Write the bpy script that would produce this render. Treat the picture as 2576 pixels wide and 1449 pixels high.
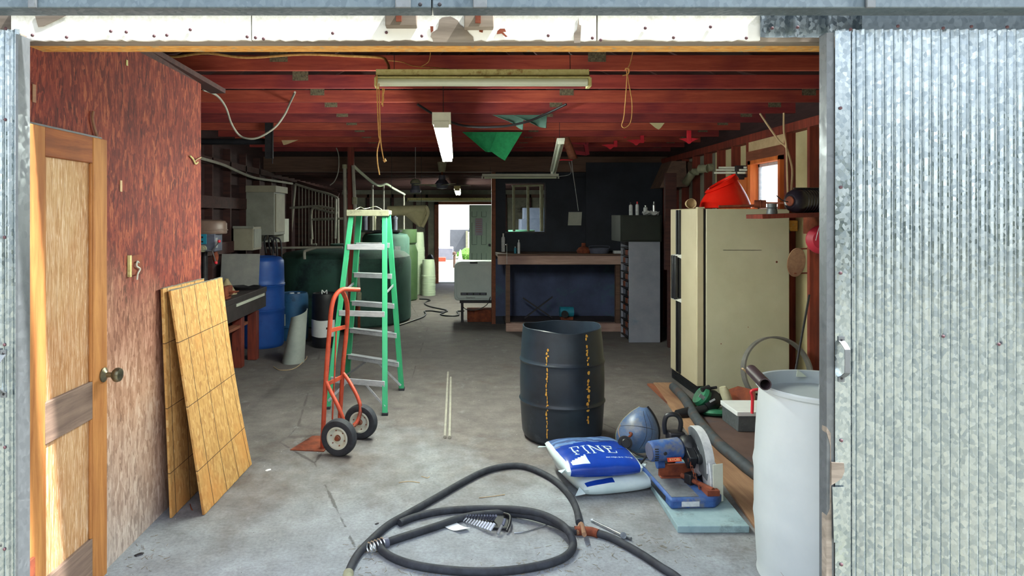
import bpy, bmesh, math, random
from mathutils import Vector, Matrix, noise
random.seed(7)
PI = math.pi
SC = bpy.context.scene
COL = SC.collection
for o in list(bpy.data.objects): bpy.data.objects.remove(o)

# ------------------------------------------------------------------ camera
FPX, EYE, VX, VY = 1650.0, 1.65, 1150.0, 545.0      # focal length in px, eye height, vanishing point
cam = bpy.data.cameras.new('camera'); camo = bpy.data.objects.new('camera', cam); COL.objects.link(camo)
camo.location = (0, 0, EYE); camo.rotation_euler = (PI/2, 0, 0)
cam.sensor_fit = 'HORIZONTAL'; cam.sensor_width = 36.0; cam.lens = 36.0*FPX/2576
cam.shift_x = (1288-VX)/2576; cam.shift_y = -(724.5-VY)/2576
cam.clip_end = 500
SC.camera = camo
# ------------------------------------------------------------------ colour
vs = SC.view_settings
vs.view_transform = 'Standard'; vs.look = 'None'; vs.gamma = 1.0; vs.use_curve_mapping = False
vs.exposure = 1.0
# ------------------------------------------------------------------ world and sun
w = bpy.data.worlds.new('sky'); SC.world = w; w.use_nodes = True
nt = w.node_tree; nt.nodes.clear()
out = nt.nodes.new('ShaderNodeOutputWorld'); bg = nt.nodes.new('ShaderNodeBackground')
geo = nt.nodes.new('ShaderNodeTexCoord'); sep = nt.nodes.new('ShaderNodeSeparateXYZ'); rp = nt.nodes.new('ShaderNodeValToRGB')
nt.links.new(geo.outputs['Generated'], sep.inputs[0]); nt.links.new(sep.outputs['Z'], rp.inputs[0])
nt.links.new(rp.outputs[0], bg.inputs[0]); nt.links.new(bg.outputs[0], out.inputs[0])
e = rp.color_ramp.elements
e[0].position = 0.0; e[0].color = (1.0, 0.985, 0.96, 1); e[1].position = 0.75; e[1].color = (0.66, 0.79, 1.0, 1)
bg.inputs[1].default_value = 1.5
sun = bpy.data.lights.new('sun', 'SUN'); sun.energy = 9.0; sun.angle = 0.03; sun.color = (1.0, 0.97, 0.93)
suno = bpy.data.objects.new('sun', sun); COL.objects.link(suno); suno.location = (6, -4, 12)
suno.rotation_euler = Vector((-0.52, 0.10, -0.85)).to_track_quat('-Z', 'Y').to_euler()

# ------------------------------------------------------------------ helpers
def P(px, py, d): return Vector(((px-VX)*d/FPX, d, EYE-(py-VY)*d/FPX))
def F(px, py, z=0.0):
    d = (EYE-z)*FPX/(py-VY); return Vector(((px-VX)*d/FPX, d, z))
def lin(c):
    if isinstance(c, str):
        c = tuple(int(c[i:i+2], 16)/255 for i in (0, 2, 4))
    return tuple((x/12.92 if x <= .04045 else ((x+.055)/1.055)**2.4) for x in c[:3])+(1,)
class N:
    """tiny node-tree helper"""
    def __init__(s, name):
        s.m = bpy.data.materials.new(name); s.m.use_nodes = True; s.t = s.m.node_tree
        s.t.nodes.clear(); s.o = s.t.nodes.new('ShaderNodeOutputMaterial'); s.b = s.t.nodes.new('ShaderNodeBsdfPrincipled')
        s.t.links.new(s.b.outputs[0], s.o.inputs[0]); s.tc = s.t.nodes.new('ShaderNodeTexCoord')
    def link(s, a, b): s.t.links.new(a, b)
    def inp(s, n, k, v):
        if isinstance(v, bpy.types.NodeSocket): s.link(v, n.inputs[k])
        else: n.inputs[k].default_value = v
    def map(s, scale=(1, 1, 1), rot=(0, 0, 0), loc=(0, 0, 0), src='Object'):
        n = s.t.nodes.new('ShaderNodeMapping'); s.link(s.tc.outputs[src], n.inputs[0])
        n.inputs['Scale'].default_value = scale; n.inputs['Rotation'].default_value = rot; n.inputs['Location'].default_value = loc
        return n.outputs[0]
    def noise(s, vec, scale=5, detail=5, rough=.6, dist=0):
        n = s.t.nodes.new('ShaderNodeTexNoise'); s.link(vec, n.inputs['Vector'])
        n.inputs['Scale'].default_value = scale; n.inputs['Detail'].default_value = detail
        n.inputs['Roughness'].default_value = rough; n.inputs['Distortion'].default_value = dist
        return n.outputs['Fac']
    def voro(s, vec, scale=5, feature='F1', out='Distance', rnd=1):
        n = s.t.nodes.new('ShaderNodeTexVoronoi'); n.feature = feature; s.link(vec, n.inputs['Vector'])
        n.inputs['Scale'].default_value = scale; n.inputs['Randomness'].default_value = rnd
        return n.outputs[out]
    def wave(s, vec, scale=2, dist=4, detail=3, dscale=1.0, bands='X', typ='BANDS'):
        n = s.t.nodes.new('ShaderNodeTexWave'); n.wave_type = typ; n.bands_direction = bands; s.link(vec, n.inputs['Vector'])
        n.inputs['Scale'].default_value = scale; n.inputs['Distortion'].default_value = dist
        n.inputs['Detail'].default_value = detail; n.inputs['Detail Scale'].default_value = dscale
        return n.outputs['Fac']
    def ramp(s, fac, stops, interp='LINEAR'):
        n = s.t.nodes.new('ShaderNodeValToRGB'); s.link(fac, n.inputs[0]); cr = n.color_ramp; cr.interpolation = interp
        while len(cr.elements) < len(stops): cr.elements.new(.5)
        for e, (p, c) in zip(cr.elements, stops):
            e.position = p; e.color = lin(c) if not isinstance(c, (int, float)) else (c, c, c, 1)
        return n.outputs[0]
    def mix(s, f, a, b, mode='MIX'):
        n = s.t.nodes.new('ShaderNodeMix'); n.data_type = 'RGBA'; n.blend_type = mode
        s.inp(n, 0, f); s.inp(n, 6, a if isinstance(a, bpy.types.NodeSocket) else lin(a)); s.inp(n, 7, b if isinstance(b, bpy.types.NodeSocket) else lin(b))
        return n.outputs[2]
    def math(s, op, a, b=0.0, c=0.0):
        n = s.t.nodes.new('ShaderNodeMath'); n.operation = op; s.inp(n, 0, a); s.inp(n, 1, b); s.inp(n, 2, c); return n.outputs[0]
    def xyz(s, src='Object'):
        n = s.t.nodes.new('ShaderNodeSeparateXYZ'); s.link(s.tc.outputs[src], n.inputs[0]); return n.outputs
    def bump(s, h, st=.3, dist=.01):
        n = s.t.nodes.new('ShaderNodeBump'); s.link(h, n.inputs['Height']); n.inputs['Strength'].default_value = st
        n.inputs['Distance'].default_value = dist; s.link(n.outputs[0], s.b.inputs['Normal'])
    def done(s, col, rough=.7, metal=0.0, spec=None):
        s.inp(s.b, 'Base Color', col if isinstance(col, bpy.types.NodeSocket) else lin(col))
        s.inp(s.b, 'Roughness', rough); s.inp(s.b, 'Metallic', metal)
        if spec is not None: s.b.inputs['Specular IOR Level'].default_value = spec
        return s.m
def plain(name, c, c2=None, scale=7, rough=.6, metal=0, st=(1, 1, 1), amt=.5, bump=0, spec=None, dirt=None, dirt_at=.62):
    n = N(name); v = n.map(st); f = n.noise(v, scale, 6, .65)
    if c2 is None:
        a = lin(c); c2 = None
    fac = n.ramp(f, [(.5-amt*.35, 0.0), (.5+amt*.35, 1.0)])
    col = n.mix(fac, c, c2 or c)
    if dirt:
        f2 = n.noise(n.map((1, 1, 1), loc=(3, 1, 7)), scale*.45, 8, .75)
        col = n.mix(n.ramp(f2, [(dirt_at-.05, 0.0), (dirt_at+.07, 1.0)]), col, dirt)
    if bump: n.bump(f, bump, .01)
    return n.done(col, rough, metal, spec)
def wood(name, c1, c2, axis='X', scale=9, ring=.5, rough=.75, dark=None, bump=.15, knots=False):
    n = N(name); s = [7, 7, 7]; s['XYZ'.index(axis)] = .55
    v = n.map(tuple(s)); f = n.noise(v, scale*.35, 8, .7, .4); g = n.noise(n.map((1, 1, 1)), 1.3, 3, .6)
    col = n.mix(n.ramp(f, [(.32, 0.0), (.68, 1.0)]), c1, c2)
    if dark: col = n.mix(n.ramp(g, [(.48, 0.0), (.75, 1.0)]), col, dark)
    if knots:
        k = n.voro(n.map((1.4, 3.2, 3.2) if axis == 'X' else (3.2, 3.2, 1.4)), 1.6)
        col = n.mix(n.ramp(k, [(.03, 1.0), (.09, 0.0)]), col, '2a1210')
    n.bump(f, bump, .004)
    return n.done(col, rough)
class MB:
    def __init__(s, M=None): s.bm = bmesh.new(); s.M = M or Matrix(); s.mi = 0
    def _fin(s, verts, faces):
        for v in verts: v.co = s.M @ v.co
        for f in faces: f.material_index = s.mi
    def geom(s, pts, faces):
        vs_ = [s.bm.verts.new(p) for p in pts]; fs = []
        for f in faces:
            try: fs.append(s.bm.faces.new([vs_[i] for i in f]))
            except ValueError: pass
        s._fin(vs_, fs); return s
    def bx(s, x0, x1, y0, y1, z0, z1):
        p = [(x, y, z) for x in (x0, x1) for y in (y0, y1) for z in (z0, z1)]
        return s.geom(p, [(0, 1, 3, 2), (4, 6, 7, 5), (0, 4, 5, 1), (2, 3, 7, 6), (0, 2, 6, 4), (1, 5, 7, 3)])
    def box(s, c, size, rot=None):
        R = rot.to_4x4() if rot is not None else Matrix()
        p = [Vector(c)+(R @ Vector((x*size[0]/2, y*size[1]/2, z*size[2]/2))) for x in (-1, 1) for y in (-1, 1) for z in (-1, 1)]
        return s.geom(p, [(0, 1, 3, 2), (4, 6, 7, 5), (0, 4, 5, 1), (2, 3, 7, 6), (0, 2, 6, 4), (1, 5, 7, 3)])
    def bar(s, a, b, wd, th, up=(0, 0, 1)):
        """a rectangular bar from a to b, wd wide across, th thick along 'up'"""
        a, b = Vector(a), Vector(b); d = (b-a).normalized(); u = Vector(up); side = d.cross(u)
        if side.length < 1e-4: side = d.cross(Vector((0, 1, 0)))
        side.normalize(); u = side.cross(d).normalized()
        p = [q+side*wd/2*i+u*th/2*j for q in (a, b) for i in (-1, 1) for j in (-1, 1)]
        return s.geom(p, [(0, 1, 3, 2), (4, 6, 7, 5), (0, 4, 5, 1), (2, 3, 7, 6), (0, 2, 6, 4), (1, 5, 7, 3)])
    def tube(s, pts, r, seg=10, n=6, closed=False, cap=True, smooth=True):
        pts = [Vector(p) for p in pts]
        if smooth and len(pts) > 2:
            o = []; m = len(pts); rng = range(m if closed else m-1)
            for i in rng:
                if closed: a, b, c, d = pts[i-1], pts[i], pts[(i+1) % m], pts[(i+2) % m]
                else: a, b, c, d = pts[max(i-1, 0)], pts[i], pts[i+1], pts[min(i+2, m-1)]
                for k in range(n):
                    t = k/n; o.append(.5*((2*b)+(c-a)*t+(2*a-5*b+4*c-d)*t*t+(3*b-a-3*c+d)*t*t*t))
            if not closed: o.append(pts[-1])
            pts = o
        rings = []; m = len(pts); prev = None
        for i, p in enumerate(pts):
            if closed: t = pts[(i+1) % m]-pts[i-1]
            else: t = pts[min(i+1, m-1)]-pts[max(i-1, 0)]
            if t.length < 1e-9: t = Vector((0, 0, 1))
            t.normalize()
            if prev is None:
                u = t.orthogonal().normalized()
            else:
                u = prev-t*prev.dot(t)
                u = u.normalized() if u.length > 1e-6 else t.orthogonal().normalized()
            prev = u; v = t.cross(u); rr = r(i/(m-1 or 1)) if callable(r) else r
            rings.append([p+(u*math.cos(2*PI*k/seg)+v*math.sin(2*PI*k/seg))*rr for k in range(seg)])
        P_ = [q for ring in rings for q in ring]; fs = []
        for i in range(m if closed else m-1):
            a = i*seg; b = ((i+1) % m)*seg
            for k in range(seg): fs.append((a+k, a+(k+1) % seg, b+(k+1) % seg, b+k))
        if cap and not closed:
            fs.append(tuple(range(seg-1, -1, -1))); fs.append(tuple((m-1)*seg+k for k in range(seg)))
        return s.geom(P_, fs)
    def cyl(s, a, b, r, r2=None, seg=20, cap=True):
        r2 = r if r2 is None else r2
        return s.tube([a, b], (lambda t: r+(r2-r)*t), seg, cap=cap, smooth=False)
    def lathe(s, prof, c=(0, 0, 0), axis=(0, 0, 1), seg=40, sx=1, sy=1, fn=None, closed=False):
        q = Vector((0, 0, 1)).rotation_difference(Vector(axis).normalized()).to_matrix(); P_ = []; n = len(prof)
        for r, z in prof:
            for k in range(seg):
                t = 2*PI*k/seg; rr = r*(fn(t, z) if fn else 1)
                P_.append(Vector(c)+q @ Vector((rr*math.cos(t)*sx, rr*math.sin(t)*sy, z)))
        fs = [(i*seg+k, i*seg+(k+1) % seg, (i+1)*seg+(k+1) % seg, (i+1)*seg+k) for i in range(n-1) for k in range(seg)]
        if closed: fs += [((n-1)*seg+k, (n-1)*seg+(k+1) % seg, (k+1) % seg, k) for k in range(seg)]
        else:
            if prof[0][0] > 1e-5: fs.append(tuple(range(seg-1, -1, -1)))
            if prof[-1][0] > 1e-5: fs.append(tuple((n-1)*seg+k for k in range(seg)))
        return s.geom(P_, fs)
    def shell(s, prof, **k):
        return s.lathe(prof, closed=True, **k)
    def prism(s, pts, off):
        """polygon pts (3-D) extruded by vector off"""
        pts = [Vector(p) for p in pts]; off = Vector(off); n = len(pts)
        return s.geom(pts+[p+off for p in pts], [tuple(range(n-1, -1, -1)), tuple(range(n, 2*n))]+[(i, (i+1) % n, n+(i+1) % n, n+i) for i in range(n)])
    def sheet(s, fn, nu, nv, t, mfn=None):
        """surface fn(u,v), u,v in 0..1, with thickness t"""
        G = [[Vector(fn(i/nu, j/nv)) for j in range(nv+1)] for i in range(nu+1)]
        def nrm(i, j):
            a = G[min(i+1, nu)][j]-G[max(i-1, 0)][j]; b = G[i][min(j+1, nv)]-G[i][max(j-1, 0)]
            c = a.cross(b); return c.normalized() if c.length > 1e-12 else Vector((0, 0, 1))
        top = [G[i][j]+nrm(i, j)*t/2 for i in range(nu+1) for j in range(nv+1)]
        bot = [G[i][j]-nrm(i, j)*t/2 for i in range(nu+1) for j in range(nv+1)]
        K = (nu+1)*(nv+1); idx = lambda i, j: i*(nv+1)+j; fs = []
        for i in range(nu):
            for j in range(nv):
                fs.append((idx(i, j), idx(i+1, j), idx(i+1, j+1), idx(i, j+1))); fs.append(tuple(K+x for x in (idx(i, j+1), idx(i+1, j+1), idx(i+1, j), idx(i, j))))
        for i in range(nu):
            fs.append((idx(i+1, 0), idx(i, 0), K+idx(i, 0), K+idx(i+1, 0))); fs.append((idx(i, nv), idx(i+1, nv), K+idx(i+1, nv), K+idx(i, nv)))
        for j in range(nv):
            fs.append((idx(0, j), idx(0, j+1), K+idx(0, j+1), K+idx(0, j))); fs.append((idx(nu, j+1), idx(nu, j), K+idx(nu, j), K+idx(nu, j+1)))
        return s.geom(top+bot, fs)
WM = {}
def build(name, mb, mats, parent=None, ang=35, bevel=0, origin=None, clean=True):
    bm = mb.bm
    if clean: bmesh.ops.remove_doubles(bm, verts=bm.verts, dist=1e-5)
    bmesh.ops.recalc_face_normals(bm, faces=bm.faces)
    if parent is not None: W = WM[parent.name]; loc = None
    else:
        if origin is None:
            xs = [v.co.x for v in bm.verts]; ys = [v.co.y for v in bm.verts]; zs = [v.co.z for v in bm.verts]
            origin = ((min(xs)+max(xs))/2, (min(ys)+max(ys))/2, min(zs))
        W = Matrix.Translation(origin)
    bmesh.ops.transform(bm, matrix=W.inverted(), verts=bm.verts)
    me = bpy.data.meshes.new(name); bm.to_mesh(me); bm.free()
    for m in (mats if isinstance(mats, (list, tuple)) else [mats]): me.materials.append(m)
    for p in me.polygons: p.use_smooth = True
    me.set_sharp_from_angle(angle=math.radians(ang))
    o = bpy.data.objects.new(name, me); COL.objects.link(o)
    if parent is not None: o.parent = parent
    else: o.location = origin
    WM[o.name] = W
    if bevel:
        b = o.modifiers.new('bevel', 'BEVEL'); b.width = bevel; b.segments = 2; b.limit_method = 'ANGLE'; b.angle_limit = math.radians(40)
    return o
def tag(o, label, cat, group=None, kind=None):
    o['label'] = label; o['category'] = cat
    if group: o['group'] = group
    if kind: o['kind'] = kind
    return o
def thing(name, label, cat, loc=(0, 0, 0), rz=0, group=None, tilt=None):
    o = bpy.data.objects.new(name, None); COL.objects.link(o); o.empty_display_size = .05
    o.location = loc; o.rotation_euler = (0, 0, rz)
    WM[o.name] = Matrix.Translation(loc) @ Matrix.Rotation(rz, 4, 'Z')
    return tag(o, label, cat, group)
def solo(name, label, cat, mb, mats, group=None, **k): return tag(build(name, mb, mats, None, **k), label, cat, group)
def struct(name, mb, mats, parent=None, **k):
    o = build(name, mb, mats, parent, **k)
    if parent is None: o['kind'] = 'structure'
    return o
def dup(o, loc=None, rz=None, label=None, parent=None, group=None):
    c = o.copy(); COL.objects.link(c)
    if parent is not None: c.parent = parent
    if loc is not None: c.location = loc
    if rz is not None: c.rotation_euler = (0, 0, rz)
    if label: c['label'] = label
    if group: c['group'] = group
    for ch in list(o.children): dup(ch, parent=c)
    WM[c.name] = WM[o.name]
    return c
def textmesh(body, size, M, ext=.0006):
    cu = bpy.data.curves.new('t', 'FONT'); cu.body = body; cu.size = size; cu.extrude = ext; cu.align_x = 'CENTER'; cu.align_y = 'CENTER'
    o = bpy.data.objects.new('t', cu); COL.objects.link(o)
    dg = bpy.context.evaluated_depsgraph_get(); me = bpy.data.meshes.new_from_object(o.evaluated_get(dg))
    bpy.data.objects.remove(o); bpy.data.curves.remove(cu)
    mb = MB(); mb.bm.from_mesh(me); bpy.data.meshes.remove(me)
    for v in mb.bm.verts: v.co = M @ v.co
    return mb
def Rz(a): return Matrix.Rotation(a, 3, 'Z')
def Rx(a): return Matrix.Rotation(a, 3, 'X')
def Ry(a): return Matrix.Rotation(a, 3, 'Y')

# ------------------------------------------------------------------ materials
M = {}
# OSB wall: deep red stained strands above, weathered pale grey-tan below
n = N('osb_wall'); v = n.map((1, 5.5, 1.6)); v2 = n.map((1, 6.5, 1.5), rot=(.35, 0, 0), loc=(1, 2, 3))
vd = n.t.nodes.new('ShaderNodeVectorMath'); vd.operation = 'ADD'; nd = n.t.nodes.new('ShaderNodeTexNoise'); nd.inputs['Scale'].default_value = 3; nd.inputs['Detail'].default_value = 6; n.link(v, nd.inputs['Vector']); n.link(v, vd.inputs[0]); n.link(nd.outputs['Color'], vd.inputs[1]); a = n.voro(vd.outputs[0], 9, out='Color'); sx_ = n.t.nodes.new('ShaderNodeSeparateColor'); n.link(a, sx_.inputs[0])
f1 = n.noise(v2, 5, 8, .75, 1.2); z = n.xyz()
mixf = n.math('ADD', n.math('ADD', n.math('MULTIPLY', sx_.outputs[0], .20), n.math('MULTIPLY', f1, .62)), n.math('MULTIPLY', n.noise(n.map((1, 2, 1), loc=(3, 3, 3)), 2.2, 5, .6), .22))
red = n.ramp(mixf, [(.32, '2e0d0c'), (.45, '5c1c14'), (.57, '7d2f20'), (.74, 'b06840')])
tan = n.ramp(mixf, [(.32, '74503a'), (.46, 'a57c60'), (.58, 'bf9b80'), (.74, 'd8c2ae')])
gry = n.ramp(mixf, [(.30, '7a716b'), (.46, '9f9790'), (.58, 'b8b0a8'), (.74, 'd4cdc5')])
hz = n.math('ADD', z[2], n.math('MULTIPLY', n.noise(n.map((1, 1, 1)), 1.6, 4), .9))
hz = n.math('ADD', hz, n.math('MULTIPLY', z[1], .42))
col = n.mix(n.ramp(n.math('MULTIPLY', hz, .3), [(.74, 1.0), (.98, 0.0)]), red, tan)
col = n.mix(n.ramp(n.math('MULTIPLY', hz, .3), [(.5, 1.0), (.76, 0.0)]), col, gry)
n.bump(f1, .25, .004); M['osb_wall'] = n.done(col, .8)
# fresh OSB board with ruled lines (y across, z up in the board's own coordinates)
n = N('osb_board'); v = n.map((1, 4, 1.2)); a = n.noise(v, 16, 8, .8, 1.0); b_ = n.voro(n.map((1, 3, 1.3)), 22, out='Color')
sc_ = n.t.nodes.new('ShaderNodeSeparateColor'); n.link(b_, sc_.inputs[0])
col = n.ramp(n.math('ADD', n.math('MULTIPLY', a, .7), n.math('MULTIPLY', sc_.outputs[0], .3)), [(.25, '9c6c38'), (.48, 'bd9152'), (.62, 'c99e60'), (.8, 'dcbf8c')])
col = n.mix(n.ramp(n.noise(n.map((1, 1, 1)), 2.5, 4), [(.5, 0.0), (.75, 1.0)]), col, 'c98a45')
z = n.xyz()
for s_, per, off in ((z[1], .19, .05), (z[2], .355, .11)):
    md = n.math('PINGPONG', n.math('ADD', s_, off+5*per*2), per/2); ln = n.math('LESS_THAN', md, .0034 if per < .2 else .0021)
    col = n.mix(ln, col, '4a3014')
n.bump(a, .2, .003); M['osb_board'] = n.done(col, .8)
M['osb_edge'] = plain('osb_edge', 'c9852f', 'e6b566', 60, .85, st=(.4, 1, 1), dirt='a0a080', dirt_at=.6)
# concrete floor
n = N('concrete'); z = n.xyz(); big = n.noise(n.map((1, .7, 1)), .9, 6, .65); mid = n.noise(n.map((1, 1, 1)), 5, 8, .7); fine = n.noise(n.map((1, 1, 1)), 60, 4, .7)
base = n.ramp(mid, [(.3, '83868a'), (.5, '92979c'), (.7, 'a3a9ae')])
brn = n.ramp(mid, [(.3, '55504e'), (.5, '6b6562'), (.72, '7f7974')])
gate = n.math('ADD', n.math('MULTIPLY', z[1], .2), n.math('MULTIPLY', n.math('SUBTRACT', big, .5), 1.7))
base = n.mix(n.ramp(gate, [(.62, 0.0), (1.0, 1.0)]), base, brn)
far = n.ramp(n.math('MULTIPLY', z[1], .1), [(.45, 0.0), (.80, 1.0)])  # darker towards the back: part of the interior dimness is put into the colour
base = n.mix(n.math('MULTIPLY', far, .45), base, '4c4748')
st_ = n.noise(n.map((1, 1, 1), loc=(4, 9, 0)), 1.7, 6, .7)
base = n.mix(n.ramp(st_, [(.56, 0.0), (.72, .55)]), base, '4d3527')
dk = n.noise(n.map((1, 1, 1), loc=(7, 3, 0)), 2.6, 7, .7)
base = n.mix(n.ramp(dk, [(.62, 0.0), (.75, .5)]), base, '33302e')
lt = n.noise(n.map((1.5, 1, 1), loc=(1, 5, 0)), 3.1, 7, .7)
base = n.mix(n.ramp(lt, [(.6, 0.0), (.8, .35)]), base, 'c3c7ca')
sp = n.voro(n.map((1, 1, 1)), 16); base = n.mix(n.ramp(sp, [(.03, 1.0), (.055, 0.0)]), base, '3a3128')
sp = n.voro(n.map((1, 1, 1), loc=(5, 5, 0)), 9); base = n.mix(n.ramp(sp, [(.02, 1.0), (.032, 0.0)]), base, 'dcdcd4')
base = n.mix(n.ramp(fine, [(.3, .35), (.6, 0.0)]), base, '3c3a38')
cr = n.voro(n.map((1, .55, 1), loc=(.35, .1, 0)), .55, 'DISTANCE_TO_EDGE'); cw = n.math('ADD', n.math('SUBTRACT', cr, n.math('MULTIPLY', n.math('SUBTRACT', mid, .5), .03)), n.ramp(n.noise(n.map((1, 1, 1), loc=(2, 8, 1)), .8, 3), [(.5, 0.0), (.54, .2)]))
base = n.mix(n.ramp(cw, [(.0, .7), (.0010, 0.0)]), base, '3b3734')
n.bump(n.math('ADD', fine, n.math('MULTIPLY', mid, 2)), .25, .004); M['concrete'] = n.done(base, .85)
# galvanised steel
def galv(name, lo, hi, sc=26, rough=.36, metal=.85):
    n = N(name); a = n.voro(n.map((1, 1, .8)), sc, out='Color'); s = n.t.nodes.new('ShaderNodeSeparateColor'); n.link(a, s.inputs[0])
    b = n.noise(n.map((1, 1, .35)), 4, 7, .7); f = n.math('ADD', n.math('MULTIPLY', s.outputs[0], .55), n.math('MULTIPLY', b, .5))
    col = n.ramp(f, [(.1, lo), (.9, hi)])
    n.bump(s.outputs[1], .12, .002)
    return n.done(col, n.math('ADD', n.math('MULTIPLY', s.outputs[1], .22), rough-.1), metal)
M['galv'] = galv('galvanised_corrugated', '7a8993', 'afbbbf', 85, .26, .90)
M['galv_flat'] = galv('galvanised_track', '4f5d66', '64727a', 70, .5, .5)
M['galv_trim'] = galv('galvanised_trim', '62686c', '70767a', 60, .5, .5)
n = N('header_paint'); z = n.xyz('Object'); f = n.noise(n.map((1, 1, 1)), 40, 6, .8); f2 = n.noise(n.map((1, 1, 1.4)), 9, 6, .7)
col = n.mix(n.ramp(n.math('ADD', n.math('SUBTRACT', z[2], 2.3), n.math('MULTIPLY', f, .09)), [(.10, 0.0), (.17, 1.0)]), 'f3f5f2', '9c9c82')
col = n.mix(n.ramp(f2, [(.70, 0.0), (.73, 1.0)]), col, '6e6454'); M['header'] = n.done(col, .6)
M['wood_grey'] = wood('weathered_grey_wood', '6b6258', '9b9184', 'X', dark='574c40')
M['joist'] = wood('red_joist_wood', '7d2428', 'b0483c', 'X', 10, dark='5e1a30', knots=True)
M['joist2'] = wood('purple_red_joist_wood', '651e26', '943a35', 'X', 8, dark='4a1626', knots=True)
M['joist3'] = wood('orange_red_joist_wood', '8a2f26', 'bc5a40', 'X', 12, dark='6c1f2a', knots=True)
M['joist_dark'] = wood('dark_rear_and_shaded_joist_wood', '2b1516', '4c2a25', 'X', 10)
M['stud'] = wood('red_stud_wood', '5c2119', '8c3a28', 'Z', 10, dark='3c1413', knots=True)
M['beam'] = wood('brown_beam_wood', '4a352d', '6c5142', 'X', 8)
M['roofdeck'] = wood('dark_roof_deck_wood', '1d1012', '341a1a', 'Y', 6)
M['plate'] = galv('nail_plate_steel', '4e4438', '8a8068', 120, .6, .4)
M['cream'] = plain('cream_sheathing', 'c9bf95', 'b5aa80', 3, .8, dirt='6d5c40', dirt_at=.7)
M['greywall'] = plain('grey_rear_sheathing', '6f6d62', '8d8b7c', 4, .85, dirt='3c3732')
M['darkwall'] = plain('dark_left_wall_boards', '2c1a1a', '40282a', 5, .85, st=(1, .5, 4))
M['navy'] = plain('navy_painted_wall', '343d5c', '465278', 3, .7, dirt='3f6270', dirt_at=.58)
M['navyhi'] = plain('black_navy_upper_wall', '1e222b', '2a2f3b', 3, .8)
M['door_stile'] = wood('orange_door_stile', '8c5222', 'bf8748', 'Z', 10, dark='6f3a18')
M['door_rail'] = wood('weathered_door_rail', '5c4a40', '8a7464', 'Y', 12, dark='3f322c', bump=.3)
M['door_rail_top'] = wood('dark_orange_top_rail', '6f3413', 'a8622a', 'Y', 9, dark='4a210e')
n = N('door_panel'); wv = n.noise(n.map((1, 11, .75)), 7, 9, .72, 2.2); f = n.noise(n.map((1, 9, .8)), 5, 6, .7); z = n.xyz()
c_a = n.ramp(wv, [(.3, '7f5028'), (.5, 'ad7f50'), (.68, 'dcc6ab')]); c_b = n.ramp(wv, [(.3, '96703f'), (.5, 'bf9d70'), (.68, 'e0cfb4')])
col = n.mix(n.ramp(n.noise(n.map((1, 1, .6)), 2.2, 4), [(.4, 0.0), (.62, 1.0)]), c_a, c_b)
col = n.mix(n.ramp(f, [(.55, 0.0), (.8, .7)]), col, '83624a'); n.bump(wv, .35, .003); M['door_panel'] = n.done(col, .8)
M['iron'] = plain('dark_iron', '2c2c30', '3d3c40', 12, .5, .6)
M['black'] = plain('black_plastic', '15161a', '202228', 14, .45)
M['rubber'] = plain('black_rubber', '1d2027', '33373f', 20, .75, bump=.1)
M['steel'] = plain('bright_steel', 'b9bec2', 'd4d8da', 20, .3, .9)
M['alu'] = plain('dull_aluminium', 'b4bac2', 'd2d6dc', 14, .45, .35, st=(.5, 4, 4))
M['brass'] = plain('aged_brass', '57564a', '8a8468', 25, .35, .8)
M['rust'] = plain('rusty_steel', '5e2b1c', '8a4427', 14, .85, dirt='3a1c15', bump=.2)
M['redplastic'] = plain('red_plastic', 'd02331', 'e8384a', 5, .45)
M['green_frp'] = plain('green_fibreglass', '2a9a66', '45b584', 3, .45, st=(1, 1, .4), dirt='8fd9b0', dirt_at=.72)
M['cap'] = plain('dusty_cap_plastic', '86866f', '9d9d82', 18, .8, dirt='6b6a58')
M['orange'] = plain('orange_truck_paint', 'a83c22', 'c4533a', 9, .5, dirt='6f3426', dirt_at=.58)
M['white'] = plain('white_plastic', 'dfe3e4', 'f0f3f2', 3, .5)
M['offwhite'] = plain('offwhite_paint', 'b9bcae', 'cfd2c3', 6, .6, dirt='8a8672', dirt_at=.72)
M['fridge'] = plain('cream_enamel', 'bdbb9e', 'cac8ad', 2.5, .4, dirt='9d977c', dirt_at=.75)
M['fridge_door'] = plain('cream_door_enamel', 'bcb193', 'c6bc9f', 3, .45)
M['lamp_body'] = plain('yellowed_lamp_enamel', 'b9b071', 'd0c98c', 30, .6, dirt='8b6b35', dirt_at=.6)
M['tan'] = plain('tan_card', 'b49a76', 'c9b08a', 10, .9)
M['twine'] = plain('yellow_twine', 'b98746', 'd2a566', 40, .9)
M['pipe'] = plain('dusty_pvc', '8d8a80', 'a8a598', 9, .6)
M['tank'] = plain('green_tank_plastic', '2d5047', '3a6156', 2, .75, dirt='1f3538', dirt_at=.55)
M['tank_olive'] = plain('olive_tank_plastic', '2f4729', '435c3a', 2.5, .5)
M['blue'] = plain('blue_drum_plastic', '123f8c', '1c52a4', 4, .5, dirt='15284e', dirt_at=.62)
M['blue2'] = plain('dusty_blue_drum_plastic', '25537f', '336a95', 4, .55, dirt='1b3350')
M['bagwhite'] = plain('white_bag_film', 'c9dfe0', 'e4f2f2', 5, .35)
M['bagblue'] = plain('blue_bag_print', '12358f', '1c46ad', 4, .25)
M['sawblue'] = plain('blue_saw_paint', '203f7c', '3a629f', 14, .6, dirt='6a6c72', dirt_at=.55)
M['label'] = plain('pale_label', 'b8bcc0', 'd4d7d9', 30, .6, dirt='777b80')
M['green'] = plain('green_fabric', '15834f', '249c61', 20, .8)
M['greendark'] = plain('dull_green_fabric_old', '2c4a42', '37574c', 20, .8)  # duller, darker green of the second cloth
M['tarp'] = plain('cream_tarp', 'b3b088', 'cfcaa2', 5, .8)
M['bucket'] = plain('pale_bucket_plastic', 'a9bb9d', 'c3d3b6', 3, .5)
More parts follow.
